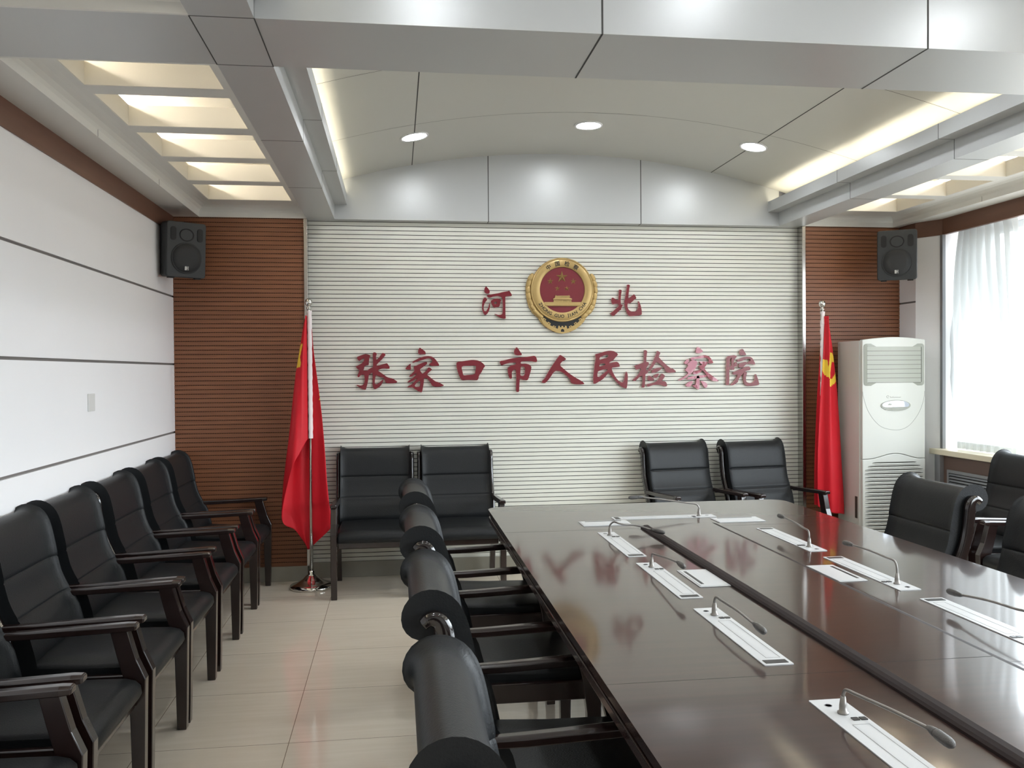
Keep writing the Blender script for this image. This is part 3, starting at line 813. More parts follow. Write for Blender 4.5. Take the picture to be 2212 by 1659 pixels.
# display, its outline curve and a small worn logo
mm = MB()
el = [(.116 * math.cos(2 * math.pi * k / 40), 1.231 + .040 * math.sin(2 * math.pi * k / 40)) for k in range(40)]
mm.loft([[(.006 + x, fy(x) - .005, z) for x, z in el], [(.006 + x, fy(x) + .006, z) for x, z in el]], 0, smooth=False)
dp = mm.build('control_display', M['ac_grey'], ac)
mm = MB()
el = [(.106 * math.cos(2 * math.pi * k / 40), 1.236 + .031 * math.sin(2 * math.pi * k / 40)) for k in range(40)]
el = [(x, max(z, 1.220)) for x, z in el]
mm.loft([[(.006 + x, fy(x) - .0058, z) for x, z in el], [(.006 + x, fy(x), z) for x, z in el]], 0, smooth=False)
mm.build('screen', M['display'], dp)
mm = MB()
for k in range(6):
    x = -.072 + .026 * k + (.02 if k > 2 else 0); z = 1.207 - .010 * math.cos(x * 14)
    mm.box(x - .006, x + .006, fy(x) - .0066, fy(x) - .004, z - .002, z + .002)
mm.build('buttons', M['ac_line'], dp)
mm = MB()
C = catmull([(-.244, 1.335), (-.235, 1.285), (-.205, 1.195), (-.150, 1.115), (-.085, 1.068), (.02, 1.052), (.10, 1.075), (.165, 1.135), (.21, 1.205), (.236, 1.28), (.242, 1.335)], 6)
mm.tube([(x, fy(x) + .0004, z) for x, z in C], .0016, 6)
mm.build('panel_line', M['ac_line'], ac)
mm = MB()
mm.tube([(-.056 + .0085 * math.cos(2 * math.pi * k / 16), fy(-.05) - .0004, 1.296 + .0085 * math.sin(2 * math.pi * k / 16)) for k in range(15)], .0012, 6)
for k, x in enumerate((-.036, -.029, -.023, -.015, -.008, .0, .007, .014, .022, .029, .036, .042)):
    hgt = (.010, .005, .006, .009, .005, .005, .006, .005, .006, .005, .005, .006)[k]
    mm.box(x - .0012, x + .0012, fy(x) - .001, fy(x) + .001, 1.289, 1.289 + hgt)
mm.box(-.036, .042, fy(0) - .0008, fy(0) + .002, 1.289, 1.2905)
mm.build('logo', M['ac_line'], ac)
# intake slots of the lower panel: each a dark slit above a rounded lip
sl = MB()
zs = [.813, .787] + [.760 - .0272 * k for k in range(17)]
for i, z in enumerate(zs):
    hw = (.172, .205)[i] if i < 2 else (.228 if i < 18 else .195)
    xs = [-hw + 2 * hw * k / 16 for k in range(17)]
    f2 = lambda x: fy(x) - .0025
    pin = lambda k: min(1, .25 + min(k, 16 - k) * .6)
    sl.loft([[(x, f2(x) - .0006, z + .0055 * pin(k)), (x, f2(x) - .0006, z - .005 * pin(k)), (x, f2(x) + .004, z - .005 * pin(k)), (x, f2(x) + .004, z + .0055 * pin(k))] for k, x in enumerate(xs)], 1, smooth=False)
    sl.loft([[(x, f2(x) - .0005, z - .003 * pin(k)), (x, f2(x) - .006 * pin(k), z - .008), (x, f2(x) - .0005, z - .004 - .011 * pin(k)), (x, f2(x) + .004, z - .008)] for k, x in enumerate(xs)], 0, smooth=True)
sl.build('intake_slots', [M['ac_white'], M['ac_slot']], lowp)
mm = MB(); mm.box(-w - .0075, -w - .002, .045, .075, .40, .56); mm.build('side_handle', M['ac_slot'], ac)

# ------------------------------------------------------------------ loudspeakers in the corners
def make_speaker(name, label, x, y, z, face, tilt, reach):
    t = thing(name, label, 'loudspeaker', (x, y, z), math.radians(face), 'corner loudspeakers')
    # local: front faces -y, origin at the middle of the front; box behind tapers
    T = Matrix.Rotation(math.radians(tilt), 4, 'X')
    def put(m, nm, mt, par=t, **k):
        m.v = [tuple(T @ Vector(p)) for p in m.v]; return m.build(nm, mt, par, **k)
    W, H = .135, .182
    m = MB(); rings = []
    for yy, sc_ in ((0, .97), (.012, 1), (.10, .97), (.20, .72)):
        rings.append([(px * sc_, yy, pz * (1 if yy < .15 else .93)) for px, pz in rrect(-W, W, -H, H, .018, 4)])
    m.loft(rings, smooth=False); put(m, 'cabinet', M['speaker'], bevel=0.004)
    m = MB(); P = [(.098 * math.cos(2 * math.pi * k / 48), -.055 + .098 * math.sin(2 * math.pi * k / 48)) for k in range(48)]
    m.loft([[(a * s_, yy, -.055 + (b + .055) * s_) for a, b in P] for s_, yy in ((1.06, .004), (1.06, -.004), (1.0, -.006), (.97, -.002), (.96, -.006), (.6, -.012), (.05, -.013))], smooth=True)
    wf = put(m, 'woofer_grille', M['grille'])
    m = MB(); m.box(-.016, -.002, -.0165, -.010, -.135, -.110); m.box(.004, .008, -.0165, -.010, -.135, -.112); m.box(.002, .009, -.0165, -.010, -.115, -.110); m.box(-.005, .003, -.0165, -.010, -.124, -.119)
    put(m, 'badge', M['badge'], wf)
    m = MB(); P = [(.044 * math.cos(2 * math.pi * k / 32), .098 + .038 * math.sin(2 * math.pi * k / 32)) for k in range(32)]
    m.loft([[(a * s_, yy, .098 + (b - .098) * s_) for a, b in P] for s_, yy in ((1.12, .004), (1.12, -.004), (1.0, -.004), (.55, .020), (.3, .022))], smooth=True)
    put(m, 'tweeter_horn', M['speaker_dark'])
    for s in (-1, 1):
        m = MB(); m.loft([[(px, yy, pz) for px, pz in rrect(s * .090 - .019, s * .090 + .019, .058, .146, .017, 5)] for yy in (-.003, .004)], smooth=False)
        put(m, 'bass_port', M['speaker_dark'])
    m = MB()
    for s in (-1, 1): m.box(s * .09 - .02, s * .09 + .02, .02, .05, -.190, -.178)
    put(m, 'foot', M['speaker_dark'])
    m = MB(); m.box(-.025, .025, .18, reach, .02, .07); m.box(-.05, .05, reach - .012, reach, -.03, .13); put(m, 'wall_bracket', M['speaker_dark'])
make_speaker('loudspeaker', 'black loudspeaker mounted high in the left corner below the ceiling', -1.372, 6.03, 2.325, 36, 4, .32)
make_speaker('loudspeaker', 'black loudspeaker mounted high in the right corner beside the curtain', 3.655, 5.97, 2.335, -31, 4, .50)

# ------------------------------------------------------------------ flags on stands
def make_stand(label, x, y, group='flag stands beside the white wall'):
    t = thing('flag_stand', label, 'flag stand', (x, y, 0), 0, group)
    m = MB(); m.lathe([(.148, 0), (.150, .012), (.147, .022), (.110, .034), (.062, .062), (.036, .088), (.022, .096), (.020, .12), (.0, .121)], n=56)
    m.build('base', M['chrome'], t)
    m = MB(); m.lathe([(.0125, .10), (.0125, 1.15), (.0128, 1.152), (.0125, 1.154), (.0125, 1.95), (.0, 1.951)], n=20)
    m.build('pole', M['chrome'], t)
    m = MB(); m.lathe([(.010, 1.945), (.017, 1.948), (.017, 1.956), (.009, 1.960), (.010, 1.966), (.020, 1.974), (.0255, 1.988), (.0255, 1.998), (.020, 2.012), (.010, 2.019), (.0, 2.021)], n=24)
    m.build('finial', M['chrome'], t)
    return t
def make_flag(name, label, x, y, cols, tops, hems, marks, sleeve_z, lean=0.0, group='red flags on stands'):
    """cols: for each column, offsets (x, y) at given heights; the cloth is a smooth sheet through them"""
    nu, nv = 16, 150
    rows = []
    for c, zt, zh in zip(cols, tops, hems):
        line = []
        hs = sorted(c, key=lambda q: -q[0])
        for k in range(nv + 1):
            z = zt + (zh - zt) * k / nv
            for a, b in zip(hs[:-1], hs[1:]):
                if a[0] >= z >= b[0]: break
            else: a, b = (hs[0], hs[1]) if z > hs[0][0] else (hs[-2], hs[-1])
            t_ = (z - a[0]) / (b[0] - a[0])
            line.append((a[1] + (b[1] - a[1]) * t_, a[2] + (b[2] - a[2]) * t_, z))
        rows.append(line)
    m = MB(); grid = [catmull([r[k] for r in rows], nu) for k in range(nv + 1)]
    n_ = len(grid[0]); rng = random.Random(3)
    vv = []
    for k, g in enumerate(grid):
        for i, p in enumerate(g):
            wob = .004 * math.sin(i * .21 + k * .03) * min(1, k / 40)
            vv.append((p[0], p[1] + wob, p[2]))
    m.v = vv
    for k in range(nv):
        for i in range(n_ - 1):
            a = k * n_ + i
            f = [a, a + 1, a + n_ + 1, a + n_]
            cx = sum(vv[q][0] for q in f) / 4; cz = sum(vv[q][2] for q in f) / 4
            mi = 0
            for poly, c0, c1 in marks:
                if c0 * nu <= i < c1 * nu and inside((cx, cz), poly): mi = 1
            m.f.append(f); m.m.append(mi); m.sm.append(True)
    root = thing(name, label, 'flag', (x, y, 0), 0, group)
    cl = m.build('cloth', [M['flag_red'], M['flag_yellow']], root)
    s = cl.modifiers.new('thickness', 'SOLIDIFY'); s.thickness = .0015; s.offset = 0
    # white pole sleeve, slightly puckered
    m = MB(); a, b = sleeve_z; rings = []
    for k in range(41):
        z = a + (b - a) * k / 40; r = .0165 + .0012 * math.sin(k * 2.4) + .0008 * math.sin(k * 5.1)
        rings.append([((r + .004 * math.cos(t_)) * math.cos(t_), (r) * math.sin(t_), z) for t_ in [2 * math.pi * i / 18 for i in range(18)]])
    m.loft(rings, caps=False); m.build('pole_sleeve', M['sleeve'], root)
    return root
LFX, LFY = -.598, 6.20
make_stand('chrome flag stand on the floor at the left edge of the white wall', LFX, LFY)
xl = [(1.93, -.016), (1.853, -.032), (1.70, -.055), (1.54, -.086), (1.30, -.115), (1.03, -.145), (.81, -.177), (.62, -.195), (.49, -.20), (.38, -.150), (.25, -.085)]
xr = [(1.93, .014), (1.70, .024), (1.54, .043), (1.35, .066), (1.19, .083), (.96, .10), (.76, .11), (.58, .125), (.49, .14), (.40, .135), (.25, .05)]
at = lambda L, z: next((a[1] + (b[1] - a[1]) * (a[0] - z) / (a[0] - b[0]) for a, b in zip(L[:-1], L[1:]) if a[0] >= z >= b[0]), L[-1][1] if z < L[-1][0] else L[0][1])
Z = [1.93, 1.8, 1.65, 1.5, 1.35, 1.2, 1.05, .9, .75, .6, .5, .4, .3, .25]
cols = [[(z, -.014, -.020) for z in Z],
        [(z, at(xl, z) * .35 - .010, -.048 - .02 * (1.9 - z)) for z in Z],
        [(z, at(xl, z) * .72, -.040 - .03 * (1.9 - z)) for z in Z],
        [(z, at(xl, z), -.012) for z in Z],
        [(z, at(xl, z) * .70, .030) for z in Z],
        [(z, at(xl, z) * .38, .018) for z in Z],
        [(z, -.012 + .1 * at(xl, z), .032) for z in Z],
        [(z, at(xr, z) * .45, .016) for z in Z],
        [(z, at(xr, z), -.004) for z in Z],
        [(z, at(xr, z) * .72, .045) for z in Z],
        [(z, at(xr, z) * .30, .055) for z in Z]]
px = lambda X, Yv: ((X - 250 - (Yv - 100) * .0115) * .0033 / 2.44, 1.5 - (620 + Yv / 2.44 - 805) * .0033)
mk = [([px(*q) for q in ((216, 300), (224, 304), (216, 340), (210, 372), (216, 396), (212, 420), (190, 424), (186, 380), (200, 330))], 1.2, 3.4),
      ([px(*q) for q in ((300, 588), (309, 574), (302, 560), (313, 556), (322, 540), (322, 600))], 7, 9.2)]
make_flag('flag', 'red flag with a yellow star edge hanging on the left chrome stand', LFX, LFY, cols,
          [1.90] * 11, [1.045, .95, .82, .49, .40, .30, .262, .32, .41, .37, .34], mk, (1.045, 1.935))
RFX, RFY = 3.19, 6.20
make_stand('chrome flag stand between the white wall and the air conditioner', RFX, RFY)
ql = [(1.93, .022), (1.83, .008), (1.593, -.006), (1.346, -.027), (1.078, -.043), (.81, -.054), (.55, -.056), (.42, -.052)]
qr = [(1.93, .026), (1.776, .052), (1.615, .075), (1.47, .09), (1.346, .105), (1.078, .127), (.81, .143), (.562, .16), (.40, .166)]
cols = [[(z, .010, -.012) for z in Z],
        [(z, at(ql, z), -.020 - .01 * (1.9 - z)) for z in Z],
        [(z, at(ql, z) * .45 + .010, -.030 - .012 * (1.9 - z)) for z in Z],
        [(z, .024, -.052 - .035 * (1.9 - z)) for z in Z],
        [(z, .024 + (at(qr, z) - .024) * .5, -.040 - .028 * (1.9 - z)) for z in Z],
        [(z, at(qr, z), -.015) for z in Z],
        [(z, at(qr, z) * .6, .035) for z in Z],
        [(z, .02, .025) for z in Z],
        [(z, at(ql, z) + .01, .045) for z in Z]]
pr = lambda X, Yv: ((X - 50) * .001074, 1.5 - (640 + Yv / 3.072 - 805) * .0033)
mk = [([pr(*q) for q in ((76, 388), (104, 394), (122, 424), (126, 452), (96, 460), (82, 492), (70, 555), (66, 500), (72, 440))], 2.6, 5.2),
      ([pr(*q) for q in ((30, 440), (64, 440), (66, 490), (74, 530), (73, 574), (52, 548), (30, 505))], .4, 3.1),
      ([pr(*q) for q in ((70, 578), (98, 570), (122, 545), (134, 515), (150, 580), (112, 610), (70, 630))], 2.6, 5.2)]
make_flag('flag', 'red flag with yellow hammer and sickle hanging on the right chrome stand', RFX, RFY, cols,
          [1.90] * 9, [.46, .47, .45, .43, .42, .405, .44, .46, .47], mk, (.75, 1.935))

# ------------------------------------------------------------------ wall plate, radiator grille, curtain
t = thing('wall_plate', 'blank white wall plate on the left wall above the chairs', 'wall plate', (XL, 4.705, 1.358))
m = MB(); m.box(0, .009, -.045, .045, -.045, .045); m.build('cover', M['switch'], t, bevel=0.003)
t = thing('radiator_grille', 'pale metal slatted grille in the brown radiator cover under the window', 'grille', (4.0, 5.42, .62))
m = MB(); m.box(-.012, 0, -.46, .46, .118, .14); m.box(-.012, 0, -.46, .46, -.14, -.118); m.box(-.012, 0, .44, .46, -.12, .12); m.box(-.012, 0, -.46, -.44, -.12, .12)
m.build('grille_frame', M['alu'], t, bevel=0.001)
m = MB()
for k in range(11):
    z = -.108 + .0216 * k
    m.add([(-.010, -.44, z - .006), (-.010, .44, z - .006), (-.001, .44, z + .006), (-.001, -.44, z + .006)], [(0, 1, 2, 3)], 0)
    m.box(-.011, -.009, -.44, .44, z - .007, z - .003, 0)
m.box(-.0015, .002, -.44, .44, -.12, .12, 1)
m.build('slat', [M['alu'], M['speaker_dark']], t)
t = thing('curtain', 'white sheer curtain gathered at the far end of the window, hem on the sill', 'curtain', (4.12, 5.65, .905))
m = MB(); nu, nv = 110, 30; rows = []
for k in range(nv + 1):
    v = k / nv; r = []
    for i in range(nu + 1):
        u = i / nu
        sw = .30 + .06 * math.sin(3.1 * v)
        r.append((.040 * math.sin(u * 46 + 1.2 * math.sin(4 * v)) * (.55 + .45 * v) + .012 * math.sin(u * 91 + 3 * v), (u - .5) * 2 * sw * (1.05 - .15 * v) + .02 * math.sin(5 * v + u * 6), .004 + 1.66 * v))
    rows.append(r)
m.loft(rows, caps=False, closed=False, smooth=True); m.build('cloth', M['sheer'], t)
m = MB(); rows2 = [[(p[0], p[1], p[2]) for p in rows[0]], [(p[0] + .0015, p[1], .055) for p in rows[1]]]
m.loft(rows2, caps=False, closed=False, smooth=True); m.build('hem', M['sheer'], t)
m = MB(); m.tube([(4.12, -2.1, 2.575), (4.12, 6.0, 2.575)], .012, 10)
o = m.build('curtain_rail', M['white_alu']); tag(o, 'white curtain rail behind the brown pelmet above the window', 'curtain rail')
